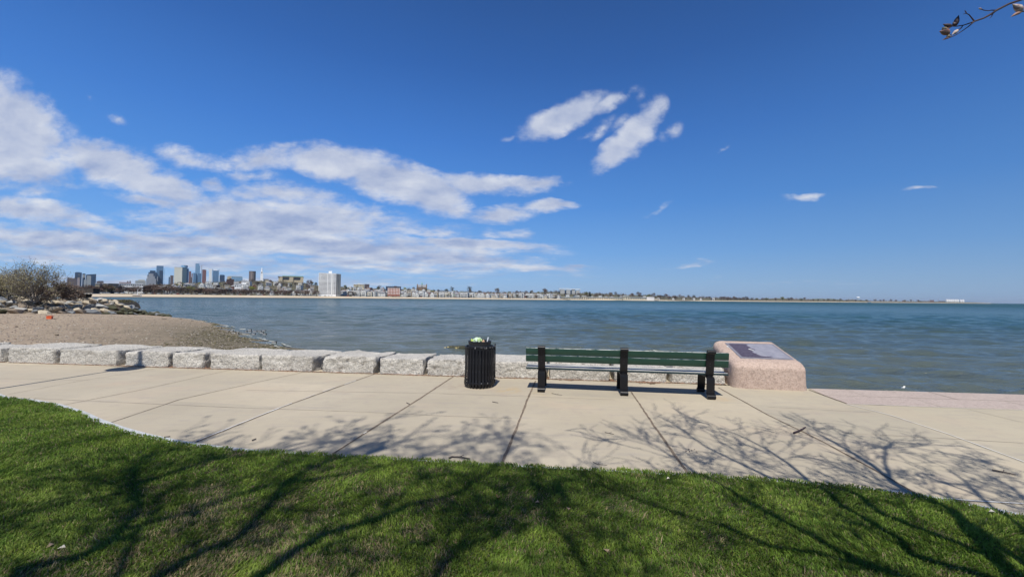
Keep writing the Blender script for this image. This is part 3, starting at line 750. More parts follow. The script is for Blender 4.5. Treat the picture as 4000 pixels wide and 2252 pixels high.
# ---- rough granite blocks of the seawall
def rough_block(L, Dp, H, rad, amp, seed, sh0=0.0, sh1=0.0, step=0.05, topamp=0.35, slope=0.0):
    """rounded, rough split-faced block: x 0..L, y 0..Dp (0 = walkway side), z 0..H"""
    bm = bmesh.new(); nx, ny, nz = max(3, int(L / step)), max(3, int(Dp / (step * 1.4))), max(3, int(H / step))
    idx = {}
    def vert(i, j, k):
        key = (i, j, k)
        if key not in idx: idx[key] = bm.verts.new((i / nx * L, j / ny * Dp, k / nz * H))
        return idx[key]
    for i in range(nx):
        for j in range(ny):
            bm.faces.new((vert(i, j, nz), vert(i + 1, j, nz), vert(i + 1, j + 1, nz), vert(i, j + 1, nz)))
        for k in range(nz):
            bm.faces.new((vert(i, 0, k), vert(i + 1, 0, k), vert(i + 1, 0, k + 1), vert(i, 0, k + 1)))
            bm.faces.new((vert(i + 1, ny, k), vert(i, ny, k), vert(i, ny, k + 1), vert(i + 1, ny, k + 1)))
    for j in range(ny):
        for k in range(nz):
            bm.faces.new((vert(0, j + 1, k), vert(0, j, k), vert(0, j, k + 1), vert(0, j + 1, k + 1)))
            bm.faces.new((vert(nx, j, k), vert(nx, j + 1, k), vert(nx, j + 1, k + 1), vert(nx, j, k + 1)))
    for v in bm.verts:
        p = v.co.copy(); q = Vector((min(max(p.x, rad), L - rad), min(max(p.y, rad), Dp - rad), min(p.z, H - rad)))
        d = p - q
        if d.length > 1e-6:
            n = d.normalized(); p = q + n * min(rad, max(abs(d.x), abs(d.y), abs(d.z)))
        else: n = Vector((0, 0, 1))
        s_ = Vector((seed * 3.1, seed * 1.7, seed * .9))
        a = amp * (topamp if n.z > 0.8 else 1.0)
        p += n * a * (mnoise.noise(p * 3.5 + s_) * 1.6 + mnoise.noise(Vector((p.x * 9, p.y * 11, p.z * 15)) + s_) * 1.3 + 0.9 * abs(mnoise.noise(p * 24 + s_)) - .3)
        f = p.y / Dp
        p.x += sh0 * f * (1 - p.x / L) + sh1 * f * (p.x / L)
        p.z += slope * f * (p.z / H) + 0.05 * (p.z / H) * mnoise.noise(Vector((p.x * .8, p.y * .8, seed * 5.0)))
        v.co = p
    bm.verts.index_update(); m = MB(); m.add([v.co.copy() for v in bm.verts], [[v.index for v in f.verts] for f in bm.faces]); bm.free(); return m
JX = [-620, -430, -190, 15, 218, 470, 664, 806, 1016, 1240, 1470, 1660, 1897, 2140, 2390, 2615, 2836]
GAPW = [.03, .04, .03, .13, .10, .14, .07, .12, .035, .16, .09, .05, .03, .04, .06, .07, .02]
DESC = ['granite wall block at the far left edge before the lamp shadow', 'granite block left of the wide black gap at the picture edge',
 'long rough granite wall block just left of the wide gap', 'granite block between the leftmost wide gap and the narrow dark gap',
 'long granite block with drill grooves left of the lamp shadow', 'granite block crossed by the dark lamp post shadow',
 'short granite block just right of the lamp post shadow', 'granite block with a tapering dark gap at its left end',
 'granite block left of the deep triangular gap', 'darker rough granite block with brown leaf litter at its foot',
 'smooth-faced granite block right of the leaf litter', 'granite block just left of the litter bin',
 'granite block directly behind the litter bin', 'granite block between the bin and the middle of the bench',
 'granite block seen under the left half of the bench', 'granite block seen under the right half of the bench']
wall_pts = []
for x in JX:
    r_ = ray(x, 1414 + (x) * (1501 - 1414) / 2830); A_ = np.array([[r_.x, -wd.x], [r_.y, -wd.y]]); rhs = np.array([wl0.x - CAM.x, wl0.y - CAM.y])
    s_ = np.linalg.solve(A_, rhs); wall_pts.append(wl0 + wd * s_[1])
for i in range(len(JX) - 1):
    a, b = wall_pts[i], wall_pts[i + 1]; L = (b - a).length
    g0, g1 = GAPW[i] * .8, GAPW[i + 1] * .8; L -= (g0 + g1)
    H = 0.345 + 0.012 * math.sin(i * 2.1) + (0.02 if i == 3 else 0)
    step = 0.036 if i > 2 else 0.06
    m = rough_block(L, 1.02 + .06 * math.sin(i * 1.7), H + 0.0, 0.028, 0.015 if i not in (9, 11) else 0.032, i + 1, 0.02 * math.sin(i * 3.3), 0.02 * math.sin((i + 1) * 3.3) + GAPW[i + 1] * .9, step)
    o = m.build('granite_block', M_GRANITE, smooth=60, loc=a + wd * g0 + Vector((0, 0, -.004)), rz=WALL_RZ)
    lab = DESC[i]
    tag(o, lab, 'granite block', 'granite blocks of the low seawall')

# rubble revetment and retaining face behind the wall, hidden from here
mb = MB(); 
rp = [(edge_l, 0), (edge_m, 0)]
mb.add([(edge_l.x, edge_l.y, -.02), (edge_m.x, edge_m.y, -.02), (edge_m.x + wn.x * 2.0, edge_m.y + wn.y * 2.0, -2.6), (edge_l.x + wn.x * 1.6, edge_l.y + wn.y * 1.6, -1.3)], [(0, 1, 2, 3)])
tag(mb.build('revetment_slope', M_BEACH), kind='structure')

# ---- leaf litter at the wall foot
def litter():
    xs, ys, sz, cc = [], [], [], []
    rr = np.random.RandomState(12)
    def drift(px0, px1, py0, py1, n, spread):
        a = at_z(px0, py0, 0); b = at_z(px1, py1, 0)
        for i in range(n):
            f = rr.rand(); p = a.lerp(b, f); env = math.sin(math.pi * f) ** .7
            q = p - wn * abs(rr.randn()) * spread * env
            xs.append(q.x); ys.append(q.y); sz.append(.011 + .022 * rr.rand()); cc.append(np.array([.20, .11, .065]) * rr.uniform(.4, 1.5))
    drift(1270, 1430, 1444, 1452, 900, .10); drift(2130, 2280, 1474, 1482, 600, .07); drift(2450, 2590, 1486, 1492, 650, .08)
    drift(660, 720, 1430, 1434, 130, .05); drift(800, 860, 1436, 1438, 160, .05); drift(0, 2830, 1414, 1501, 2600, .02); drift(2360, 2420, 1480, 1483, 160, .05)
    n = len(xs); scatter_bits('leaf_litter', np.array(xs), np.array(ys), np.full(n, .006), np.array(sz), np.array(cc), .3, 'brown leaf litter and grit drifted against the foot of the wall', 'leaf litter')
litter()

# ================================================================== PEDESTAL
PED = at_z(2868, 1520, 0); PED2 = at_z(3163, 1527, 0)
pw = 1.31; prz = -0.150; PED = PED2 - Vector((math.cos(prz), math.sin(prz), 0)) * pw
def pedestal():
    Dp, Hf, Hb = 1.32, 0.47, 0.80
    bm = bmesh.new(); N = 26; idx = {}
    def vert(i, j, k):
        key = (i, j, k)
        if key not in idx: idx[key] = bm.verts.new((i / N * pw, j / N * Dp, k / 16))
        return idx[key]
    for i in range(N):
        for j in range(N): bm.faces.new((vert(i, j, 16), vert(i + 1, j, 16), vert(i + 1, j + 1, 16), vert(i, j + 1, 16)))
        for k in range(16):
            bm.faces.new((vert(i, 0, k), vert(i + 1, 0, k), vert(i + 1, 0, k + 1), vert(i, 0, k + 1))); bm.faces.new((vert(i + 1, N, k), vert(i, N, k), vert(i, N, k + 1), vert(i + 1, N, k + 1)))
            bm.faces.new((vert(0, i + 1, k), vert(0, i, k), vert(0, i, k + 1), vert(0, i + 1, k + 1))); bm.faces.new((vert(N, i, k), vert(N, i + 1, k), vert(N, i + 1, k + 1), vert(N, i, k + 1)))
    for v in bm.verts:
        x, y, u = v.co; H = Hf + (Hb - Hf) * y / Dp; z = u * H
        rl = 0.22 if x < pw / 2 else 0.09; r = 0.10
        qx = min(max(x, rl), pw - rl); qy = min(max(y, 0.16), Dp - 0.10); qz = min(z, H - r)
        ex = (x - qx) / rl; ey = (y - qy) / (0.16 if y < Dp / 2 else 0.10); ez = (z - qz) / r
        l = math.sqrt(ex * ex + ey * ey + ez * ez); mxx = max(abs(ex), abs(ey), abs(ez))
        if l > 1e-6: s_ = mxx / l; ex *= s_; ey *= s_; ez *= s_
        p = Vector((qx + ex * rl, qy + ey * (0.16 if y < Dp / 2 else 0.10), qz + ez * r))
        taper = 0.03 * (p.z / Hb); p.x += taper * (1 - 2 * p.x / pw); p.y += taper * (1 - p.y / Dp)
        n = Vector((ex, ey, ez)); 
        if n.length > 1e-6: p += n.normalized() * 0.004 * (mnoise.noise(p * 9) + mnoise.noise(p * 25))
        v.co = p
    bm.verts.index_update(); m = MB(); m.add([v.co.copy() for v in bm.verts], [[v.index for v in f.verts] for f in bm.faces]); bm.free()
    root = empty('stone_pedestal', PED, prz); tag(root, 'low pink granite pedestal with sloping top and a relief plaque, right of the bench', 'pedestal')
    m.build('stone_body', M_PINK, root, smooth=50)
    # plaque lying on the sloped top
    sl = math.atan2(Hb - Hf, Dp)
    Mx = Matrix.Translation((0.22, 0.27, Hf + 0.27 * (Hb - Hf) / Dp - 0.002)) @ Matrix.Rotation(sl, 4, 'X')
    PWd, PH = 0.97, 0.86
    mb = MB(); mb.bbox(0, PWd, 0, PH, -0.02, 0.008, .003, 0, Mx)
    M_PF = simple('plaque_frame', (0.30, 0.29, 0.31), (0.22, 0.21, 0.24), 12, 0.45, metal=0.3)
    pf = mb.build('plaque', M_PF, root)
    m, t, b = material('plaque_relief')
    g = coords(t); mp = t.new('ShaderNodeMapping'); t.put(mp.inputs[0], g); sx = t.new('ShaderNodeSeparateXYZ'); t.put(sx.inputs[0], g)
    n = t.noise(g, 4.5, 6, 0.65)
    # harbour water light (upper right), land dark (lower left and along the bottom)
    fx = t.m('SUBTRACT', t.m('ADD', sx.outputs[0], t.m('MULTIPLY', t.m('SUBTRACT', n, 0.5), 0.5)), 0.60)
    k = t.maprange(fx, -0.01, 0.03, 0, 1)
    n2 = t.noise(g, 14, 5, 0.7); veins = t.ramp(t.m('ABSOLUTE', t.m('SUBTRACT', n2, 0.5)), [(0.0, 0.7), (0.02, 0.0)])
    dark = t.mix(veins, (0.085, 0.065, 0.085), (0.25, 0.24, 0.28))
    low = t.maprange(t.m('ADD', sx.outputs[1], t.m('MULTIPLY', n, 0.25)), 0.50, 0.54, 0, 1)
    low = t.m('MAXIMUM', low, t.maprange(sx.outputs[0], 0.78, 0.86, 0, 1))
    lightc = t.ramp(t.noise(g, 9, 5, .6), [(0.35, (0.27, 0.265, 0.30)), (0.65, (0.36, 0.35, 0.38))])
    t.put(b.inputs['Base Color'], t.mix(t.m('MULTIPLY', k, low), dark, lightc)); b.inputs['Roughness'].default_value = 0.4; b.inputs['Metallic'].default_value = 0.2
    t.put(b.inputs['Normal'], t.bump(n2, 0.6, 0.01))
    mb = MB(); mb.bbox(.055, PWd - .055, .055, PH - .055, 0.006, 0.012, .002, 0, Mx)
    mb.build('relief_panel', m, pf)
    M_WHT = simple('white_mark', (0.75, 0.76, 0.72), (0.6, 0.6, 0.58), 9, 0.5)
    mb = MB(); mb.prism([(.33, .50), (.35, .52), (.42, .44), (.40, .425)], .0125, .0145, 0, Mx); mb.build('pale_marker', M_WHT, pf)
    mb = MB(); mb.prism([(-.035, .62), (-.005, .60), (.0, .66), (-.03, .68)], .002, .006, 0, Mx); mb.prism([(-.03, .54), (-.008, .53), (-.006, .56)], .002, .006, 0, Mx)
    mb.build('chalky_smear', M_WHT, pf)
pedestal()

# ================================================================== BENCH
def bench():
    s0 = at_z(2114, 1530, 0); s1 = at_z(2437, 1542, 0); s2 = at_z(2778, 1558.5, 0)
    d = (s2 - s0).normalized(); rz = math.atan2(d.y, d.x); Lb = (s2 - s0).length
    root = empty('park_bench', s0, rz)
    tag(root, 'long park bench with dark green slats on black strap iron supports, back towards us', 'bench')
    W2 = 0.066; xs = [0, (s1 - s0).length, Lb]
    def arc(cy, cz, r, a0, a1, n=9): return [(cy + r * math.cos(R(a0 + (a1 - a0) * i / n)), cz + r * math.sin(R(a0 + (a1 - a0) * i / n))) for i in range(n + 1)]
    for si, x in enumerate(xs):
        mb = MB(); th = 0.011
        # rear foot strap: scroll on the ground, up, and over the seat bearer
        mb.strip(arc(-0.012, 0.040, 0.034, 250, -25 + 360 - 360, 14) if False else arc(-0.008, 0.042, 0.034, -100, -290 + 0, 12)[::1] + [(0.030, 0.078), (0.030, 0.20), (0.016, 0.31), (0.022, 0.345), (0.05, 0.358), (0.12, 0.362), (0.46, 0.362)] + arc(0.46, 0.33, 0.032, 90, 10, 6) + [(0.500, 0.26), (0.515, 0.10)] + arc(0.553, 0.042, 0.034, 110, 290, 10), th, x - W2, x + W2)
        # back strap: from the bearer up to the rolled top
        mb.strip([(0.13, 0.372), (0.09, 0.380), (0.075, 0.41), (0.060, 0.50), (0.040, 0.62), (0.022, 0.74), (0.014, 0.79)] + arc(-0.019, 0.795, 0.032, 10, 250, 12), th, x - W2, x + W2)
        # solid foot and top rolls
        for (cy, cz, r) in ((-0.008, 0.040, 0.030), (0.553, 0.040, 0.030), (-0.019, 0.795, 0.026)):
            n = 16; poly_ = [(cy + r * math.cos(2 * math.pi * i / n), cz + r * math.sin(2 * math.pi * i / n)) for i in range(n)]
            vs = [(x - W2 + .002, a, b) for a, b in poly_] + [(x + W2 - .002, a, b) for a, b in poly_]
            mb.add(vs, [tuple(range(n)), tuple(range(2 * n - 1, n - 1, -1))] + [(i, i + n, (i + 1) % n + n, (i + 1) % n) for i in range(n)])
        sp = mb.build('bench_support', M_BLACK, root, smooth=40)
        for bz, byy in ((0.735, .013), (0.69, .020), (0.59, .034), (0.545, .042)):
            b_ = MB(); b_.lathe([(0.0085, -.010), (0.0085, -.001), (0.005, .003)], 8); bo = b_.build('bolt', M_LINER, sp); bo.location = (x, byy, bz); bo.rotation_euler = (R(82), 0, 0)
    x0, x1 = -0.29, Lb + 0.31
    tilt = R(8.5)
    for zc in (0.715, 0.585):
        M4 = Matrix.Translation((0, 0.035 + (0.79 - zc) * 0.15 + .012, zc)) @ Matrix.Rotation(tilt, 4, 'X')
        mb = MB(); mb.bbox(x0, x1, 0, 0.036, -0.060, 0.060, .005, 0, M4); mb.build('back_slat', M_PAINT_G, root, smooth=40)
    for i, yc in enumerate((0.135, 0.245, 0.355, 0.465)):
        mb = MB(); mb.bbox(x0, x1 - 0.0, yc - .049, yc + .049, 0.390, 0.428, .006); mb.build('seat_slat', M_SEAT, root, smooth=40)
    # bearers under the seat planks
    for x in xs:
        mb = MB(); mb.box(x - .03, x + .03, .08, .50, .369, .3895); mb.build('seat_bearer', M_BLACK, root)
    return root
bench()

# ================================================================== LITTER BIN
def bin_():
    c = at_z(1872, 1520, 0); d = Vector((c.x, c.y, 0)).normalized(); c = c + d * 0.285
    root = empty('litter_bin', c, 0.1)
    tag(root, 'black round slatted steel litter bin with worn paint, left of the bench', 'litter bin')
    def ring(z0, z1, ro, ri, name, mat):
        m = MB(); m.lathe([(ri, z0), (ro, z0), (ro, z1), (ri, z1), (ri, z0)], 48, capt=False); return m.build(name, mat, root, smooth=40)
    ring(0.735, 0.765, 0.283, 0.262, 'top_ring', M_BLACKW); ring(0.085, 0.115, 0.286, 0.262, 'bottom_ring', M_BLACKW)
    ring(0.72, 0.735, 0.262, 0.232, 'collar', M_BLACKW)
    n = 28; me = None
    for i in range(n):
        if me is None:
            m = MB(); w = 0.021
            prof = [(0.274, 0.762), (0.274, 0.30), (0.279, 0.16), (0.286, 0.09), (0.284, 0.05), (0.270, 0.02)]
            L = []; 
            for r, z in prof:
                for s_ in (-1, 1):
                    L.append((r + .003, s_ * w, z)); 
                for s_ in (-1, 1):
                    L.append((r - .004, s_ * w, z))
            fs = []
            for k in range(len(prof) - 1):
                a = k * 4; b = a + 4
                fs += [(a, a + 1, b + 1, b), (a + 3, a + 2, b + 2, b + 3), (a + 1, a + 3, b + 3, b + 1), (a + 2, a, b, b + 2)]
            fs += [(1, 0, 2, 3), (4 * len(prof) - 4, 4 * len(prof) - 3, 4 * len(prof) - 1, 4 * len(prof) - 2)]
            m.add(L, fs); me = m.mesh('slat', M_BLACKW)
        o = part('slat', me, root); o.rotation_euler = (0, 0, 2 * math.pi * i / n)
    m = MB(); m.lathe([(0.02, 0.045), (0.205, 0.045), (0.207, 0.10), (0.213, 0.70), (0.209, 0.715), (0.213, 0.73), (0.213, 0.77), (0.208, 0.785), (0.213, 0.80), (0.216, 0.84), (0.222, 0.845), (0.222, 0.858), (0.204, 0.858), (0.200, 0.75), (0.19, 0.68)], 40, capt=False)
    lin = m.build('liner', M_LINER, root, smooth=40)
    m = MB(); m.lathe([(0.01, .70), (0.195, .70), (.195, .69)], 24); m.build('rubbish_bag_surface', M_LINER, lin)
    m = MB(); m.tube([(0.293, -.03, .05), (0.293, -.03, .80)], [.011, .011], 8); m.tube([(0.293, .03, .05), (0.293, .03, .80)], [.011, .011], 8); m.bbox(.275, .30, -.05, .05, .69, .74, .004); m.bbox(.275, .30, -.05, .05, .12, .16, .004)
    h = m.build('hinge_post', M_BLACKW, root, smooth=40)
    # contents are things of their own
    M_BAG = simple('green_white_plastic', (0.62, 0.72, 0.66), (0.35, 0.52, 0.12), 14, 0.35)
    bm = bmesh.new(); bmesh.ops.create_icosphere(bm, subdivisions=3, radius=1)
    for v in bm.verts:
        p = v.co; k = 1 + .28 * mnoise.noise(p * 2.3) + .14 * mnoise.noise(p * 6); v.co = Vector((p.x * .085 * k, p.y * .08 * k, p.z * .06 * k))
    bm.verts.index_update(); m = MB(); m.add([v.co.copy() for v in bm.verts], [[v.index for v in f.verts] for f in bm.faces]); bm.free()
    o = m.build('plastic_bag', M_BAG, smooth=30, loc=c + Vector((-.04, -.02, .865))); tag(o, 'crumpled pale green and white plastic bag heaped in the middle of the bin', 'plastic bag')
    M_SAL = simple('lime_wrapper', (0.22, 0.40, 0.05), (0.55, 0.62, 0.20), 22, 0.4)
    m = MB(); m.add([(-.17, -.05, .86), (-.13, -.07, .855), (-.09, -.05, .88), (-.16, .0, .90), (-.12, .01, .87), (-.08, .0, .86), (-.14, .05, .875), (-.10, .05, .89)],
          [(0, 1, 4, 3), (1, 2, 5, 4), (3, 4, 6), (4, 5, 7), (4, 7, 6)])
    o = m.build('lime_wrapper', M_SAL, loc=c); tag(o, 'torn lime green wrapper sticking out at the left of the bin', 'wrapper')
    m = MB(); m.add([(.04, -.08, .84), (.10, -.08, .85), (.075, -.06, .895), (.05, -.02, .86)], [(0, 1, 2), (0, 2, 3), (1, 3, 2), (0, 3, 1)])
    o = m.build('cardboard_scrap', simple('card', (0.50, 0.32, 0.20), (0.4, 0.25, 0.15), 9, .8), loc=c); tag(o, 'folded brown cardboard corner lying in the bin beside the bag', 'cardboard')
    m = MB(); m.tube([(.14, -.04, .82), (.165, -.05, .93)], [.012, .014], 8)
    o = m.build('white_bottle', simple('bottle_white', (0.75, 0.78, 0.80), (0.6, 0.68, 0.75), 20, .3), loc=c, smooth=40); tag(o, 'slim white tube leaning up at the right inside the bin', 'tube')
bin_()

# ================================================================== LAMP POST (stands just left of the picture, throws the long shadow)
def lamp_post():
    # shadow runs from (0,1515) to the shade at (505,1436)
    disc = at_z(492, 1439, 0); hd = 4.9; K = hd - 4.02
    base = Vector((disc.x - SHX * hd, disc.y - SHY * hd, 0))
    root = empty('street_lamp', base); tag(root, 'dark walkway lamp post with a wide disc shade, casting the long thin shadow at left', 'street lamp')
    m = MB(); m.lathe([(.13, 0), (.13, .12), (.08, .30), (.075, .75), (.05, .82), (.04, 1.6), (.048, 1.62), (.036, 1.66), (.032, 2.9), (.042, 2.93), (.032, 2.96), (.030, 4.0 + K)], 16); m.build('lamp_column', M_BLACK, root, smooth=40)
    m = MB(); m.lathe([(.04, 4.0 + K), (.34, 4.02 + K), (.33, 4.05 + K), (.10, 4.12 + K), (.045, 4.30 + K)], 24); m.build('lamp_shade', M_BLACK, root, smooth=40)
    m = MB(); m.lathe([(.045, 4.30 + K), (.06, 4.55 + K), (.05, 4.75 + K), (.02, 4.95 + K), (.008, 5.02 + K)], 12); m.build('lamp_finial', M_BLACK, root, smooth=40)
lamp_post()

# ---- sticks on the walkway
def stick(pts, r, label, mat=M_BARK):
    P = [at_z(x, y, 0) + Vector((0, 0, r + .004)) for x, y in pts]; m = MB()
    m.tube(P, [r * (1 - .5 * i / len(P)) for i in range(len(P))], 6)
    if len(P) > 2:
        q = P[len(P) // 2]; m.tube([q, q + Vector((.04, .03, .01))], [r * .6, r * .3], 5)
    tag(m.build('fallen_stick', mat), label, 'stick', 'fallen sticks on the walkway')
stick([(1754, 1792), (1765, 1787), (1795, 1788), (1820, 1792), (1836, 1795)], .009, 'knobbly brown stick beside the grass edge, left of the centre joint')
stick([(3101, 1694), (3122, 1686), (3135, 1679), (3146, 1672)], .012, 'short forked stick lying across the pavement joint right of the bench', M_TWIG)
stick([(3876, 1839), (3920, 1847), (3968, 1858)], .009, 'thin straight reddish twig lying at the right side of the walkway')
stick([(2155, 1536), (2175, 1541), (2196, 1544)], .004, 'thin wiry twig on the concrete just in front of the bench left support')
stick([(1923, 1570), (1946, 1574)], .006, 'tiny straight twig on the concrete below the litter bin')
stick([(2362, 1690), (2380, 1693), (2398, 1697)], .004, 'slim twig on the concrete below the middle of the bench')
stick([(2318, 1806), (2335, 1814), (2372, 1818)], .003, 'hair-thin bent twig near the grass right of the centre joint')
stick([(1588, 1574), (1600, 1579)], .006, 'small dark twig touching the joint left of the bin')
stick([(985, 1722), (1000, 1716)], .008, 'short dark twig in the soft tree shade on the walkway')
stick([(640, 1710), (665, 1706)], .007, 'dark twig beside the kerb at the left')
def leaf(px, py, s, colr, label):
    c = at_z(px, py, 0); c.z = 0.05 if c.y < Yb(c.x) else .006; a = rnd.uniform(0, 6); m = MB(); n = 8; V_ = []
    for i in range(n):
        an = 2 * math.pi * i / n; r = s * .62 * (1 if i % 2 else .75); V_.append((r * math.cos(an), r * .55 * math.sin(an), .006 * math.sin(an * 2) + .004))
    m.add(V_ + [(0, 0, .0)], [(i, (i + 1) % n, n) for i in range(n)])
    nm = 'leaf_' + str(colr); mt = MATS.get(nm) or simple(nm, colr, tuple(x * .6 for x in colr), 60, .8); MATS[nm] = mt
    tag(m.build('dead_leaf', mt, loc=c, rz=a), label, 'leaf', 'dead leaves on the lawn')
TAN, PALE, BRN = (.42, .30, .20), (.62, .58, .48), (.20, .12, .08)
for px, py, s, cl, lb in ((195, 2160, .05, TAN, 'curled tan leaf on the lawn at lower left'), (235, 2170, .045, PALE, 'pale curled leaf beside the tan one at lower left'),
  (980, 1925, .05, BRN, 'brown leaf on the lawn below the left soft shadow'), (1310, 2037, .05, PALE, 'bright pale leaf on the grass at centre left'),
  (1187, 2108, .045, TAN, 'tan leaf on the grass below the bright pale leaf'), (1480, 2113, .05, (.45, .28, .2), 'reddish tan leaf on the worn grass at centre'),
  (1945, 1962, .055, BRN, 'dark brown curled leaf on the grass below the centre joint'), (2097, 1985, .04, TAN, 'tan leaf right of the dark brown curled leaf'),
  (2368, 2178, .04, TAN, 'small orange-tan leaf at bottom centre right'), (2610, 1889, .035, PALE, 'small pale leaf near the grass edge below the bench end'),
  (3876, 2022, .05, PALE, 'white scrap of leaf on the grass near the right kerb'), (2220, 2010, .035, TAN, 'pinkish leaf half hidden in grass at centre right'),
  (3255, 1950, .035, TAN, 'small tan leaf on the grass under the pedestal side shadow')):
    leaf(px, py, s, cl, lb)
for i, (px, py) in enumerate(((2690, 1755), (2702, 1760), (2694, 1763), (2712, 1754), (2722, 1765), (2680, 1762))):
    c = at_z(px, py, .006); 
    m = MB(); m.hull([(rnd.uniform(-.012, .012), rnd.uniform(-.008, .008), rnd.uniform(0, .01)) for _ in range(9)])
    tag(m.build('dark_crumb', M_TWIG, loc=c), ['leftmost upper', 'centre', 'lower middle', 'upper right', 'far right', 'leftmost lower'][i] + ' dark crumb in the small cluster right of the pavement joint', 'crumb', 'dark crumbs scattered on the walkway')

# ================================================================== TREES BEHIND THE CAMERA (their branches shade the lawn and walk)
CMI = CM.inverted()
def in_view(p, m=0.03):
    q = CMI @ (p - CAM)
    return q.z < 0 and abs(q.x / -q.z) < 1.283 + m and abs(q.y / -q.z) < .722 + m
CULL = None
def grow(mb, p, d, L, r, lev, rr, maxlev, droop=0.0, spread=45, kids=(3, 5), tips=None, sides=None, wig=0.22, minr=0.002):
    n = 5 if lev < 2 else 4; pts = [p.copy()]; rad = [r]; dd = d.normalized()
    for i in range(n):
        dd = (dd + Vector((rr.gauss(0, wig), rr.gauss(0, wig), rr.gauss(0, wig * .8) - droop))).normalized()
        pts.append(pts[-1] + dd * L / n); rad.append(max(minr, r * (1 - 0.62 * (i + 1) / n)))
    if CULL is not None and any(in_view(q - CULL) for q in pts): return
    ns = sides or (6 if r > .05 else 5 if r > .02 else 3)
    mb.tube(pts, rad, ns, cap=False)
    if lev >= maxlev:
        if tips is not None: tips.append((pts[-1], dd))
        return
    for k in range(rr.randint(*kids)):
        f = rr.uniform(0.25, 1.0); i = min(n - 1, int(f * n)); q = pts[i].lerp(pts[i + 1], f * n - i)
        ax = dd.orthogonal().normalized(); ax.rotate(Matrix.Rotation(rr.uniform(0, 6.28), 3, dd))
        nd = dd.copy(); nd.rotate(Matrix.Rotation(R(rr.uniform(spread * .5, spread * 1.25)), 3, ax))
        grow(mb, q, nd, L * rr.uniform(.5, .78), max(minr, rad[i] * .6), lev + 1, rr, maxlev, droop, spread, kids, tips, None, wig, minr)
    grow(mb, pts[-1], dd, L * .7, max(minr, rad[-1]), lev + 1, rr, maxlev, droop, spread, kids, tips, None, wig, minr)

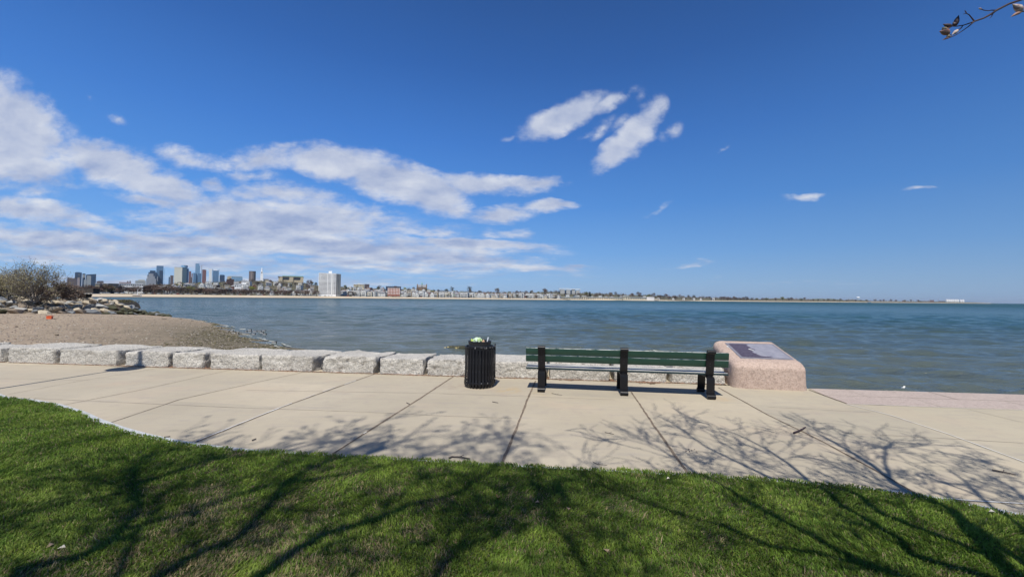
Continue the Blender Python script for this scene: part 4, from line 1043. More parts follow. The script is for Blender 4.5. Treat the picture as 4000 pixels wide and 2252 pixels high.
def buds_on(mb, tips, rr, size, prob=1.0):
    for p, d in tips:
        if rr.random() > prob: continue
        s = size * rr.uniform(.6, 1.3); o = d.orthogonal().normalized(); w = d.cross(o)
        b = [p, p + d * s + o * s * .45, p + d * s + w * s * .45, p + d * s - o * s * .45, p + d * s - w * s * .45, p + d * s * 2.3]
        mb.add(b, [(0, 1, 2), (0, 2, 3), (0, 3, 4), (0, 4, 1), (5, 2, 1), (5, 3, 2), (5, 4, 3), (5, 1, 4)])
def sh2p(px, py, z):
    g = at_z(px, py, 0); return Vector((g.x - SHX * z, g.y - SHY * z, z))
def right_tree():
    rr = random.Random(21)
    fork = sh2p(4010, 2340, 2.2); base = Vector((fork.x + .12, fork.y - .25, 0))
    root = empty('budding_tree', base); tag(root, 'budding street tree beside the viewer whose bare branch tip hangs into the top right corner', 'tree')
    inv = -base
    global CULL; CULL = inv
    limbs = [([(3918, 2252), (3769, 2098), (3708, 2010), (3592, 1944), (3500, 1890), (3405, 1814), (3300, 1750), (3200, 1695)], 2.6, 4.4, .038),
             ([(3592, 1944), (3538, 1925), (3476, 1863), (3455, 1805), (3459, 1752), (3497, 1727), (3570, 1745)], 3.3, 4.5, .016),
             ([(3848, 2196), (3615, 2098), (3429, 2024), (3312, 1930), (3173, 1888), (3079, 1809), (2990, 1750), (2870, 1690)], 2.7, 4.5, .028),
             ([(3769, 2252), (3545, 2187), (3499, 2126), (3266, 1986), (3196, 1907), (3010, 1865), (2893, 1809), (2760, 1745), (2680, 1690)], 2.7, 4.6, .028),
             ([(3700, 2330), (3452, 2252), (3289, 2182), (3126, 2089), (2986, 2019), (2847, 1930), (2764, 1874), (2640, 1790), (2560, 1740)], 2.8, 4.7, .026),
             ([(3700, 2330), (3438, 2247), (3173, 2173), (3010, 2149), (2893, 2098), (2800, 2061), (2578, 1995), (2368, 1915), (2229, 1883)], 2.9, 4.4, .019),
             ([(4020, 2250), (3871, 2149), (3722, 2024), (3662, 1977), (3569, 1935), (3480, 1905)], 2.5, 3.6, .03),
             ([(4090, 2200), (3980, 2090), (3900, 2000), (3820, 1930), (3760, 1870), (3700, 1830)], 2.6, 4.2, .02),
             ([(4200, 2250), (4120, 2080), (4030, 1970), (3950, 1900), (3850, 1850)], 2.7, 4.3, .018)]
    tm = MB(); cm = MB(); tips = []
    tm.tube([Vector((0, 0, -.05)), Vector((.02, .03, .4)), (fork + inv) * .5 + Vector((0.03, 0, 0)), fork + inv], [.15, .12, .10, .085], 12)
    for path, z0, z1, r in limbs:
        n = len(path)
        P = [sh2p(x, y, z0 + (z1 - z0) * (i / (n - 1))) + inv for i, (x, y) in enumerate(path)]
        if r > .017 : P = [fork + inv] + P
        nn_ = len(P)
        tm.tube(P, [r * 1.55 * (1.5 if i == 0 and r > .017 else 1) * (1 - .72 * i / (nn_ - 1)) for i in range(nn_)], 7)
        for i in range(1, nn_ - 1):
            seg = P[i + 1] - P[i]; f0 = i / nn_
            for k in range(2 + int(6.5 * seg.length * (.45 + f0 * 1.1))):
                q = P[i].lerp(P[i + 1], rr.random()); dd = seg.normalized(); ax = dd.orthogonal().normalized(); ax.rotate(Matrix.Rotation(rr.uniform(0, 6.28), 3, dd))
                nd = dd.copy(); nd.rotate(Matrix.Rotation(R(rr.uniform(22, 62)), 3, ax)); nd.z = abs(nd.z) * .5 + .12
                grow(cm, q, nd, rr.uniform(.22, .55) * (.6 + f0), r * .30 * (1.25 - f0), 2, rr, 4, -.02, 38, (1, 3), tips, None, .2, .005)
        grow(cm, P[-1], (P[-1] - P[-2]), .45, r * .25, 2, rr, 4, 0, 40, (2, 4), tips, None, .22, .005)
    tm.build('trunk', M_BARK, root, smooth=50); cr = cm.build('crown', M_BARK, root)
    bm_ = MB(); buds_on(bm_, tips, rr, .017); tag(bm_.build('buds', M_BUD, cr), kind='stuff')
    CULL = None
    # the branch tip that reaches into the picture
    def c5(x, y, Yd=1.25): return at_y(3600 + x / 6.44, y / 6.44, Yd) + inv
    s_ = 1.25 / 1560
    vb = MB()
    vb.tube([c5(2900, -330, 1.32), c5(2700, -90, 1.29), c5(2500, 0), c5(2200, 100), c5(1870, 270), c5(1780, 340), c5(1560, 460), c5(1330, 540)], [.0052, .0046, .0033 * 1.0, .0030, .0031, .0032, .0024, .0024], 8)
    start = fork + inv + Vector((.1, .0, .9))
    vb.tube([sh2p(3848, 2196, 2.9) + inv, c5(3600, -900, 1.4), c5(2900, -330, 1.32)], [.012, .008, .0052], 7)
    vb.tube([c5(1330, 540), c5(1200, 590), c5(1050, 640), c5(870, 665), c5(740, 662)], [.0022, .0018, .0015, .0014, .0015], 6)
    vb.tube([c5(1330, 540), c5(1180, 670), c5(1040, 770), c5(850, 890), c5(700, 950), c5(620, 962)], [.0022, .0017, .0014, .0013, .0013, .0016], 6)
    vb.tube([c5(1320, 530), c5(1250, 440), c5(1190, 370), c5(1120, 340), c5(1045, 360)], [.0022, .0017, .0015, .0012, .0006], 6)
    vb.tube([c5(1130, 345), c5(1110, 300), c5(1085, 262)], [.0012, .0016, .0006], 5)
    vb.tube([c5(1870, 262), c5(1760, 260), c5(1680, 275), c5(1570, 262), c5(1500, 235)], [.0018, .0014, .0013, .0013, .0013], 6)
    vb.tube([c5(1790, 360), c5(1760, 420), c5(1705, 475)], [.0016, .0011, .0005], 5)
    vb.tube([c5(1045, 645), c5(980, 720), c5(910, 765)], [.0011, .0019, .0016], 6)
    vb.tube([c5(690, 945), c5(760, 890), c5(700, 870)], [.0012, .0012, .0012], 5)
    vb.tube([c5(2750, 240), c5(2640, 285), c5(2520, 300)], [.0022, .0018, .0015], 6)
    br = vb.build('branch', M_TWIG, root, smooth=60)
    def bud(pts, w, mat, lab=None):
        P = [c5(*q) for q in pts]; m = MB(); n = 7; c = []
        for i in range(n):
            f = i / (n - 1); k = f * (len(P) - 1); a = min(int(k), len(P) - 2); c.append(P[a].lerp(P[a + 1], k - a))
        m.tube(c, [w / 6.44 * s_ / 2 * (math.sin(math.pi * min(1, (i / (n - 1)) ** .8 + .02)) * .95 + .08) for i in range(n)], 7)
        o = m.build('bud', mat, br, smooth=60)
        if lab: o['label'] = lab
    M_BUDD = simple('bud_dark', (0.03, 0.022, 0.025), (0.07, 0.035, 0.035), 200, .6)
    M_BUDP = simple('bud_pale', (0.55, 0.48, 0.42), (0.20, 0.10, 0.09), 90, .6)
    bud([(770, 668), (660, 650), (535, 610)], 95, M_BUDD); bud([(745, 670), (620, 725)], 55, M_BUD)
    bud([(870, 650), (880, 520), (935, 385)], 105, M_BUDD); bud([(850, 650), (790, 560)], 85, M_BUDD)
    bud([(700, 860), (590, 800), (450, 790)], 150, M_BUD); bud([(610, 800), (560, 730), (520, 690)], 110, M_BUDG, 'greenish opening bud'); bud([(690, 940), (640, 880)], 80, M_BUDG)
    bud([(925, 750), (840, 820), (765, 875)], 90, M_BUDP); bud([(700, 950), (620, 965), (520, 1015)], 50, M_BUD)
    bud([(1520, 240), (1430, 205)], 40, M_BUDP, 'pale pointed bud tip'); bud([(2530, 300), (2420, 190), (2285, 105)], 150, M_BUDP); bud([(2520, 305), (2380, 350), (2240, 430)], 75, M_BUD)
right_tree()

def left_tree():
    rr = random.Random(5); K = -.0
    fork = sh2p(900, 2252, 0); fork = Vector((-1.9, -1.9, 4.3)); base = Vector((-2.1, -2.2, 0))
    root = empty('bare_tree', base); tag(root, 'tall bare tree behind the viewer throwing the soft left-hand shadows', 'tree')
    inv = -base; tm = MB(); cm = MB(); tips = []
    tm.tube([Vector((0, 0, -.1)), Vector((0.03, 0, .6)), (fork + inv) * .55, fork + inv], [.26, .19, .16, .14], 12)
    limbs = [([(124, 2221), (348, 2184), (435, 2140), (528, 2035), (559, 1973), (540, 1898), (528, 1836), (590, 1785)], 5.2, 7.6, .085),
             ([(-60, 2080), (248, 1985), (435, 1948), (528, 1911)], 6.2, 7.6, .05), ([(528, 1911), (683, 1855), (807, 1811), (1056, 1780), (1230, 1730), (1330, 1690)], 6.8, 8.8, .05),
             ([(480, 2252), (559, 2060), (807, 1998), (930, 1948), (1080, 1900)], 6.0, 7.8, .055),
             ([(621, 2270), (807, 2165), (932, 2122), (1056, 1998), (1118, 1898), (1304, 1805), (1430, 1775), (1560, 1730)], 5.4, 8.8, .085),
             ([(1000, 2290), (1180, 2159), (1304, 2097), (1490, 2047), (1620, 1985), (1786, 1948), (1903, 1860), (1950, 1800), (2000, 1760)], 5.6, 8.8, .08),
             ([(1600, 2400), (1730, 2252), (1786, 2162), (1926, 2116), (2019, 2046), (2100, 1960)], 5.8, 8.0, .06),
             ([(2330, 2330), (2300, 2252), (2229, 2139), (2182, 2092), (2120, 1990)], 6.0, 8.0, .05),
             ([(1118, 1898), (1300, 1880), (1500, 1840), (1640, 1790), (1720, 1750)], 7.0, 8.8, .04), ([(-500, 2252), (-300, 2100), (-100, 1950), (60, 1850)], 5.6, 7.6, .06)]
    for path, z0, z1, r in limbs:
        n = len(path); P = [sh2p(x, y, z0 + (z1 - z0) * (i / (n - 1))) + inv for i, (x, y) in enumerate(path)]
        if path[0][1] > 2200 or path[0][0] < 0: P = [fork + inv] + P
        nn_ = len(P); tm.tube(P, [r * .72 * (1.6 if i == 0 else 1) * (1 - .7 * i / (nn_ - 1)) for i in range(nn_)], 7)
        for i in range(1, nn_ - 1):
            seg = P[i + 1] - P[i]; f0 = i / nn_
            for k in range(2 + int(5.0 * seg.length * (.4 + f0 * .7))):
                q = P[i].lerp(P[i + 1], rr.random()); dd = seg.normalized(); ax = dd.orthogonal().normalized(); ax.rotate(Matrix.Rotation(rr.uniform(0, 6.28), 3, dd))
                nd = dd.copy(); nd.rotate(Matrix.Rotation(R(rr.uniform(20, 60)), 3, ax)); grow(cm, q, nd, rr.uniform(.30, .66) * (.75 + f0 * .5), r * .24, 2, rr, 4, -.02, 40, (2, 3), tips, None, .2, .006)
        grow(cm, P[-1], (P[-1] - P[-2]), .7, r * .22, 2, rr, 4, 0, 40, (2, 4), tips, None, .2, .006)
    tm.build('trunk', M_BARK, root, smooth=50); cr = cm.build('crown', M_BARK, root)
    bm_ = MB(); buds_on(bm_, tips, rr, .05, .8); tag(bm_.build('buds', M_BUD, cr), kind='stuff')
left_tree()

# ================================================================== ROCK JETTY AND POINT AT LEFT
def zlerp(pts, x): return float(np.interp(x, [p[0] for p in pts], [p[1] for p in pts]))
BASE_L = [(-420, 1222), (-200, 1224), (0, 1225), (150, 1224), (300, 1225), (430, 1227), (520, 1229), (600, 1231), (665, 1236)]
def ground_hit(px, py):
    """walk the view ray down to the beach surface"""
    d = ray(px, py); lo, hi = 20.0, 110.0
    for _ in range(40):
        m = (lo + hi) / 2; p = CAM + d * (m / d.y)
        if p.z > float(beach_z(np.array([p.x]), np.array([p.y]))[0]): lo = m
        else: hi = m
    return CAM + d * (lo / d.y)
pxs = [-420, -300, -150, 0, 80, 160, 240, 320, 400, 460, 520, 570, 620, 665]
RT = [(-420, 1168), (0, 1164), (150, 1170), (300, 1172), (375, 1166), (430, 1176), (470, 1186), (520, 1203), (570, 1213), (620, 1226), (665, 1235)]
Bp = [ground_hit(x, zlerp(BASE_L, x)) if x < 560 else at_z(x, zlerp(BASE_L, x), WZ + .05) for x in pxs]
Rp = [at_y(x, zlerp(RT, x), b.y + zlerp([(-420, 13), (400, 12), (520, 8), (620, 3), (665, 1.2)], x)) for x, b in zip(pxs, Bp)]
def jet(s, t_):
    k = s * (len(pxs) - 1); i = min(int(k), len(pxs) - 2); f = k - i
    b = Bp[i].lerp(Bp[i + 1], f); r = Rp[i].lerp(Rp[i + 1], f); p = b.lerp(r, t_); p.z += 0.18 * math.sin(math.pi * t_) * min(1, (r.z - b.z)); return p
M_EARTH = simple('dark_earth', (0.065, 0.05, 0.035), (0.12, 0.095, 0.06), .6, 1.0, .5, .1)
ns, nt = 60, 14
Xg = np.zeros((nt + 4, ns)); Yg = Xg.copy(); Zg = Xg.copy()
for i in range(ns):
    for j in range(nt + 4):
        if j < nt:
            p = jet(i / (ns - 1), j / (nt - 1)); q = p - Vector((0, 0, .5 + .5 * max(0, i / (ns - 1) - .6) / .4))
        else:
            p = jet(i / (ns - 1), 1); k = j - nt + 1
            off = [0, 12, 30, 42, 50][k] if i < ns * .62 else [0, 1.5, 3, 5, 7][k]
            zz = [0, p.z - .1, p.z - .2, p.z - 1.2, -3.2][k] if i < ns * .62 else [0, p.z - 1.0, p.z - 2, -3, -4][k]
            q = Vector((p.x - off * .6, p.y + off * .8, zz))
        Xg[j, i], Yg[j, i], Zg[j, i] = q
tag(grid_obj('embankment', Xg, Yg, Zg, M_EARTH), kind='structure')

def rock_mesh(seed, mat):
    rr = random.Random(seed); m = MB(); pts = []
    for i in range(15):
        v = Vector((rr.gauss(0, 1), rr.gauss(0, 1), rr.gauss(0, 1))).normalized(); pts.append((v.x * rr.uniform(.8, 1.15), v.y * rr.uniform(.5, .8), v.z * rr.uniform(.34, .5)))
    m.hull(pts); return m.mesh('riprap_boulder', mat)
ROCKC = {'pale tan': ((.52, .45, .33), (.38, .32, .23)), 'light grey': ((.42, .41, .38), (.24, .24, .23)), 'blue grey': ((.13, .14, .155), (.19, .20, .205)),
         'brown': ((.17, .135, .10), (.25, .20, .15)), 'dark weedy': ((.035, .038, .022), (.075, .075, .04))}
RM = {}
for cn, (a, b) in ROCKC.items():
    mt = simple('rock_' + cn.replace(' ', '_'), a, b, 1.6, .9, .7, .04)
    RM[cn] = [rock_mesh(100 * len(cn) + k, mt) for k in range(6)]
PEND = []        # (object, description, place, px)
def later(o, desc, place, px, cat, group): PEND.append((o, desc, place, px, cat, group))
def rocks():
    rr = random.Random(33); cnt = 0
    rows = [0.02, .17, .33, .50, .67, .84, 1.0]
    for ri, tt in enumerate(rows):
        s = 0.12 + rr.uniform(0, .01)
        while s < 1.0:
            p = jet(min(s, 1), min(1, tt + rr.uniform(-.05, .05))); px = 2000 + F * p.x / p.y
            top = tt > .6
            size = rr.uniform(.5, 1.1) * (1.0 if s < .8 else .8 if s < .93 else .6)
            if ri == 0: size *= 1.05
            u = rr.random()
            wet = (p.z < -1.25) or (px > 430 and tt < .5)
            if wet or px > 520: cn = 'dark weedy' if u < .7 else 'blue grey'
            elif tt < .15: cn = 'blue grey' if u < .5 else 'dark weedy' if u < .65 else 'pale tan' if u < .85 and px < 260 else 'brown'
            else: cn = 'pale tan' if u < .42 else 'light grey' if u < .66 else 'blue grey' if u < .80 else 'brown'
            if px > -60 and not (px > 440 and ri in (1, 3) and cnt > 0) and not (px > 540 and ri > 4):
                me = RM[cn][rr.randrange(6)]; o = bpy.data.objects.new('riprap_boulder', me); COL.objects.link(o)
                o.location = p + Vector((0, 0, size * .08)); o.scale = (size, size * rr.uniform(.8, 1.1), size * rr.uniform(.7, 1.25))
                o.rotation_euler = (rr.uniform(-.5, .3), rr.uniform(-.45, .45), rr.uniform(-.7, .7))
                z_ = 'at the waterward tip' if px > 520 else 'on the sloping right end' if px > 400 else 'below the dark pier' if px > 270 else 'right of the shrub' if px > 190 else 'under the shrub' if px > 80 else 'at the far left'
                rw = 'bottom row' if tt < .2 else 'middle rows' if tt < .6 else 'top row'
                later(o, cn + ' jetty boulder', f'{rw} {z_}', px, 'boulder', 'boulders of the rock jetty'); cnt += 1
            s += size * 1.35 / max(2.2, ((jet(min(1, s + .02), tt) - jet(s, tt)).length / .02)) * 1.0
rocks()

# seaweedy ledge off the bin
def ledge():
    p = at_z(1775, 1362, WZ); rr = random.Random(8)
    root = empty('half_sunk_rocks', p); tag(root, 'low dark weedy rock with yellow patches breaking the water left of the bin', 'rock')
    M_W = simple('weedy_rock', (.02, .022, .014), (.06, .06, .03), 5, .7, .6, .05); M_Y = simple('yellow_growth', (.50, .38, .13), (.62, .52, .26), 8, .8)
    m = MB(); pts = [(-.6 + 2.6 * rr.random(), rr.uniform(-.28, .25), rr.uniform(-.2, .24)) for _ in range(30)] + [(-.95, -.1, .02), (2.1, .2, .28)]
    m.hull(pts); m.build('ledge', M_W, root)
    for x, y, z, s in ((-.62, -.20, .08, .10), (-.42, -.22, .15, .07), (-.22, -.25, .17, .06), (-.2, -.28, .04, .08), (.16, -.28, .10, .11), (.3, -.26, .13, .08)):
        m = MB(); m.hull([(x + rr.uniform(-1, 1) * s, y + rr.uniform(-.6, .6) * s, z + rr.uniform(-.6, .6) * s) for _ in range(12)]); m.build('yellow_patch', M_Y, root)
ledge()

# ---- ducks
M_DBLK = simple('duck_dark', (.012, .012, .014), (.03, .028, .03), 9, .6); M_DWHT = simple('duck_white', (.72, .72, .70), (.6, .6, .58), 9, .7); M_DGRY = simple('duck_grey', (.20, .18, .17), (.12, .11, .10), 9, .7)
def duck_proto():
    root = empty('duck', (0, 0, 0))
    bm = bmesh.new(); bmesh.ops.create_icosphere(bm, subdivisions=3, radius=1)
    for v in bm.verts:
        p = v.co; x = p.x * .24; w = .095 * (1 - .25 * max(0, -p.x) ** 2); z = p.z * .075
        if p.x < -.55: z += (-p.x - .55) * .10
        v.co = Vector((x, p.y * w, z + .035))
    # neck and head grown from the body
    bm.verts.index_update(); m = MB(); fs = [[v.index for v in f.verts] for f in bm.faces]; V_ = [v.co.copy() + Vector((0, 0, .035)) for v in bm.verts]; bm.free()
    m.add(V_, fs); 
    for f, _ in zip(m.f, range(len(m.f))): pass
    m.mi = []
    for f in m.f:
        c = sum((Vector(m.v[i]) for i in f), Vector()) / len(f); m.mi.append(0 if c.z > .10 or c.x > .17 or c.x < -.18 else 1)
    k0 = len(m.f); m.tube([(.12, 0, .08), (.17, 0, .115), (.19, 0, .14), (.21, 0, .165), (.245, 0, .17), (.275, 0, .158)], [.06, .05, .046, .052, .042, .012], 10, 0)
    b = m.build('body', [M_DBLK, M_DWHT], root, smooth=60)
    m = MB(); m.tube([(.262, 0, .160), (.29, 0, .152), (.315, 0, .148)], [.013, .012, .006], 6); m.build('bill', M_DGRY, root)
    for s_ in (-1, 1):
        m = MB(); m.tube([(-.20, s_ * .05, .125), (-.05, s_ * .085, .12), (.08, s_ * .08, .11)], [.012, .03, .018], 6); m.build('wing', M_DGRY, root, smooth=60)
    return root
DUCKS = [(891, 1298, 'half ashore duck at the weedy edge, leftmost of the flock'), (905, 1296, 'duck just right of the leftmost one at the beach edge'), (911, 1303, 'black-backed duck nearest the beach with its head up'),
         (930, 1305, 'small dark duck alone between shore and flock'), (962, 1297, 'grey duck at the left of the floating group'), (975, 1291, 'duck with raised dark head at the back left of the group'),
         (976, 1298, 'white-sided duck below the raised-head duck'), (996, 1298, 'white-sided duck in the middle of the back row'), (1013, 1297, 'duck right of the middle of the back row'),
         (1022, 1303, 'dark-headed duck between the two right ducks'), (1030, 1295, 'duck at the back right of the group'), (990, 1309, 'white-sided duck nearest the foam line'),
         (1033, 1309, 'front right duck of the floating group'), (1070, 1342, 'dark duck alone beside the foam near the wall')]
dp = duck_proto()
for i, (px, py, lb) in enumerate(DUCKS):
    o = dp if i == 0 else copy_tree(dp); o.location = at_z(px, py, WZ + .01) + Vector((0, 0, .02)); o.rotation_euler = (0, 0, rnd.uniform(-.6, .4)); o.scale = (.86,) * 3
    tag(o, lb, 'duck', 'ducks floating off the beach')
# white gull by the paver edge
def gull():
    p = at_z(3520, 1522, 0); Yd = 8.6; p = at_z(3520, 1523, WZ); 
    root = empty('gull', p, 0.1); root.scale = (.75,) * 3; tag(root, 'white gull sitting on the water close to the pink paver edge', 'gull')
    m = MB(); m.tube([(-.28, 0, .10), (-.18, 0, .09), (0, 0, .07), (.12, 0, .09), (.17, 0, .15), (.20, 0, .20), (.235, 0, .205)], [.01, .05, .085, .07, .04, .045, .02], 12); m.build('body', M_DWHT, root, smooth=60)
    m = MB(); m.tube([(.23, 0, .205), (.28, 0, .195)], [.012, .004], 6); m.build('bill', simple('bill_yellow', (.5, .35, .05)), root)
    m = MB(); m.tube([(-.33, 0, .12), (-.1, .05, .13), (.06, .06, .11)], [.008, .035, .02], 8); m.build('wing', M_DGRY, root, smooth=60)
gull()
# orange tub on the beach
def tub():
    p = ground_hit(194, 1245); root = empty('orange_tub', p, .5); tag(root, 'bright orange square plastic tub lying alone on the shingle beach', 'tub')
    M_O = simple('orange_plastic', (.75, .13, .035), (.62, .10, .03), 7, .5)
    m = MB(); m.prism([(-.17, -.17), (.17, -.17), (.17, .17), (-.17, .17)], 0, .02); 
    for (x0, x1, y0, y1) in ((-.19, .19, -.19, -.165), (-.19, .19, .165, .19), (-.19, -.165, -.165, .165), (.165, .19, -.165, .165)): m.box(x0, x1, y0, y1, 0.003, .33)
    m.build('tub_shell', M_O, root); m = MB(); 
    for (x0, x1, y0, y1) in ((-.215, .215, -.215, -.193), (-.215, .215, .193, .215), (-.215, -.193, -.193, .193), (.193, .215, -.193, .193)): m.box(x0, x1, y0, y1, .30, .34)
    m.build('rim', M_O, root)
tub()
def plank(px, py, L, lab):
    p = ground_hit(px, py); m = MB(); m.hull([(rnd.uniform(-L, L), rnd.uniform(-.09, .09), rnd.uniform(0, .09)) for _ in range(14)]); tag(m.build('driftwood', M_EARTH, loc=p + Vector((0, 0, .01)), rz=rnd.uniform(-.3, .3)), lab, 'driftwood', 'dark scraps lying on the beach')
plank(640, 1247, .33, 'dark driftwood scrap on the beach below the jetty tip'); plank(708, 1247, .22, 'dark scrap right of the driftwood below the jetty tip'); plank(215, 1246, .22, 'brown scrap lying beside the orange tub'); plank(752, 1254, .25, 'dark scrap near the right end of the beach')
plank(65, 1277, .12, 'small black scrap at the left of the beach'); plank(222, 1310, .12, 'small dark scrap below the orange tub near the wall')

# ---- leafing shrub-tree on the point, with bare brush round it
def leafing(base, H, seed, lab, leafcols, stems=7, lev=4, leafn=1, width=1.0, twigc=M_BARK, leafsize=.07, name='leafing_shrub', ax_lean=(0, 0)):
    rr = random.Random(seed); root = empty(name, base); tag(root, lab, 'shrub', 'shrubs on the rocky point')
    cm = MB(); tips = []
    for i in range(stems):
        a = 2 * math.pi * i / stems + rr.uniform(-.3, .3); sp = rr.uniform(.25, 1.0) * width
        d = Vector((math.cos(a) * sp + ax_lean[0], math.sin(a) * sp * .6, 1.0)); grow(cm, Vector((math.cos(a) * .2, math.sin(a) * .15, -.1)), d, H * rr.uniform(.34, .44), .055 * H / 6, 1, rr, lev, -.03, 34, (3, 4), tips, None, .17, .011)
    cm.build('stems', twigc, root)
    if leafn:
        L = []; F_ = []
        for p, d in tips:
            for k in range(leafn):
                q = p + Vector((rr.gauss(0, .16), rr.gauss(0, .16), rr.gauss(0, .14))) - d * rr.uniform(0, .4); s = leafsize * rr.uniform(.6, 1.4)
                a = Vector((rr.gauss(0, 1), rr.gauss(0, 1), rr.gauss(0, 1))).normalized(); b = a.orthogonal().normalized(); n0 = len(L)
                L += [q + a * s, q + b * s * .7, q - a * s, q - b * s * .7]; F_.append((n0, n0 + 1, n0 + 2, n0 + 3))
        m = MB(); m.add(L, F_); m.build('foliage', leafcols, root)
M_LEAFO = simple('olive_leaf', (.25, .215, .10), (.17, .155, .07), .8, .8, kind='Object'); M_LEAFB = simple('brown_brush', (.20, .15, .11), (.14, .105, .08), .8, .9)
M_STEM = simple('grey_stem', (.24, .215, .18), (.16, .14, .12), 3, .9); M_REDT = simple('russet_twig', (.22, .155, .12), (.15, .105, .085), 3, .9)
p = jet(.50, 1.0)
def pt(px, py, Yd): return at_y(px, py, Yd)
leafing(pt(140, 1176, 57), 6.6, 3, 'large spreading shrub with sparse olive spring leaves above the rocks', M_LEAFO, 14, 4, 2, 1.25, M_STEM, .07)
leafing(pt(40, 1172, 58), 5.0, 13, 'thin half-bare shrub at the left picture edge, left of the large leafing shrub', M_LEAFO, 10, 4, 3, 1.1, M_STEM, .07)
leafing(pt(225, 1170, 59), 3.2, 23, 'low russet brush just right of the large leafing shrub', M_LEAFB, 12, 4, 2, 1.4, M_REDT, .08)
leafing(pt(278, 1172, 60), 2.0, 29, 'dark tangled brush beside the dark pier', M_LEAFB, 10, 4, 1, 1.4, M_REDT, .08)
leafing(pt(-60, 1172, 60), 5.2, 31, 'leafing shrub mostly cut off by the left picture edge', M_LEAFO, 9, 4, 3, 1.1, M_STEM, .07)
leafing(pt(150, 1176, 60), 3.0, 37, 'dark brushwood thicket filling in behind the foot of the large shrub', M_LEAFB, 12, 4, 2, 2.0, M_REDT, .08)
leafing(pt(20, 1172, 63), 3.0, 41, 'dark low thicket at far left under the half-bare shrub', M_LEAFO, 12, 4, 2, 2.0, M_STEM, .09)
M_DRY = simple('dry_grass', (.13, .11, .05), (.07, .065, .03), 1.2, 1)
def verge():
    n = 5000; V_ = []; F_ = []; rr = random.Random(6)
    for i in range(n):
        s = rr.uniform(.08, .66); p = jet(s, 1.0); q = Vector((p.x + rr.uniform(-4, 1.0), p.y + rr.uniform(0, 6), p.z - .22)); h = rr.uniform(.1, .42); a = rr.uniform(0, 6.28); n0 = len(V_)
        V_ += [q + Vector((math.cos(a) * .05, math.sin(a) * .05, 0)), q - Vector((math.cos(a) * .05, math.sin(a) * .05, 0)), q + Vector((rr.uniform(-.12, .12), rr.uniform(-.1, .1), h))]; F_.append((n0, n0 + 1, n0 + 2))
    m = MB(); m.add(V_, F_); tag(m.build('dry_grass', M_DRY), 'rough dry grass along the top of the rocky point', 'grass', kind='stuff')
verge()
# dark timber pier / sluice at the end of the point
def pier():
    Yd = 74; a = at_y(225, 1146, Yd); b = at_y(372, 1146, Yd); k = Yd / F
    root = empty('timber_pier', a); tag(root, 'dark weathered timber pier with a railing deck behind the brush', 'pier'); L = (b - a).length
    M_T = simple('dark_timber', (.035, .028, .024), (.06, .05, .04), 2, .9); M_D = simple('grey_deck', (.33, .32, .30), (.22, .21, .2), 2, .8)
    m = MB(); m.box(-2, L + .25, -.8, .8, 0, .16); m.build('deck', M_D, root)
    m = MB(); m.box(.3, L - .2, -.2, .9, .45, 1.0); m.box(L * .55, L - .1, -.3, .9, .165, 1.0 - .003); m.build('timber_wall', M_T, root)
    for x in (.4, 2.0, 4.4, 5.0, 5.7): 
        m = MB(); m.tube([(x, .3, -3.0), (x + .1, .3, 0)], [.14, .14], 7); m.build('pile', M_T, root)
    m = MB(); m.hull([(4.2, .2, -.05), (6.0, .2, -.05), (6.0, .2, -.5), (5.4, .2, -.85), (4.8, .2, -.8), (4.3, .2, -.4), (4.2, .5, -.05), (6.0, .5, -.05), (5.6, .5, -.7), (4.7, .5, -.7)]); m.build('brace_panel', M_T, root)
    # pale railing path at far left
    p0 = at_y(-80, 1152, 80); p1 = at_y(92, 1150, 80); m = MB(); LL = (p1 - p0).length
    root2 = empty('white_wall', p0); tag(root2, 'low white wall glimpsed under the shrubs at the far left', 'wall')
    m.box(0, LL, 0, .3, -.25, .12); m.build('wall_face', simple('white_render', (.62, .62, .60), (.5, .5, .48), 2, .8), root2)
    m = MB(); 
    m.box(0, LL, -.05, .35, .125, .19); m.build('coping', M_D, root2)
pier()

# ================================================================== FAR SHORE
DPT = [(-300, 380), (0, 400), (360, 480), (900, 680), (1290, 830), (1700, 980), (2000, 1120), (2600, 1450), (3050, 2000), (3500, 3000), (3880, 4600)]
def Ds(px): return zlerp(DPT, px)
CREST = [(-300, 1118), (300, 1120), (560, 1118), (680, 1108), (800, 1104), (950, 1097), (1060, 1097), (1180, 1104), (1260, 1118), (1340, 1120), (1500, 1128), (1640, 1129), (1720, 1137), (1850, 1140), (2000, 1143), (2200, 1140), (2300, 1146), (2560, 1156), (2700, 1160), (2850, 1166), (2960, 1168), (3040, 1164), (3200, 1170), (3290, 1172), (3330, 1169), (3400, 1175), (3600, 1178), (3700, 1178), (3800, 1180), (3880, 1184)]
def crest_z(px): Yd = Ds(px) * 1.0 + 480 * sc(px); return at_y(px, zlerp(CREST, px), Yd).z
def sc(px): return zlerp([(0, .8), (1700, 1), (2600, .8), (3050, .6), (3880, .5)], px)
def sandw(px): return zlerp([(0, 55), (2200, 60), (2600, 30), (2900, 22), (3100, 45), (3880, 30)], px)
def shore_top(px): return zlerp([(0, 2.4), (1500, 2.4), (2200, 1.9), (2700, 1.2), (3100, 1.6), (3880, 2.0)], px)
def terr(px, off):
    k = sc(px); s_ = sandw(px); t0 = shore_top(px)
    zc = crest_z(px)
    return float(np.interp(off, [-30, 0, s_, s_ + 30, 130 * k + 60, 480 * k, 700 * k, 1300 * k], [WZ - 1.5, WZ, t0, t0 + .5, t0 + 1 + (zc - t0) * .10, zc, max(zc * .8, 1), 0.5]))
def shore_pt(px, off, dz=0.0):
    Yd = Ds(px) + off; d = ray(px, hor(px)); p = CAM + d * (Yd / d.y); p.z = terr(px, off) + dz; return p
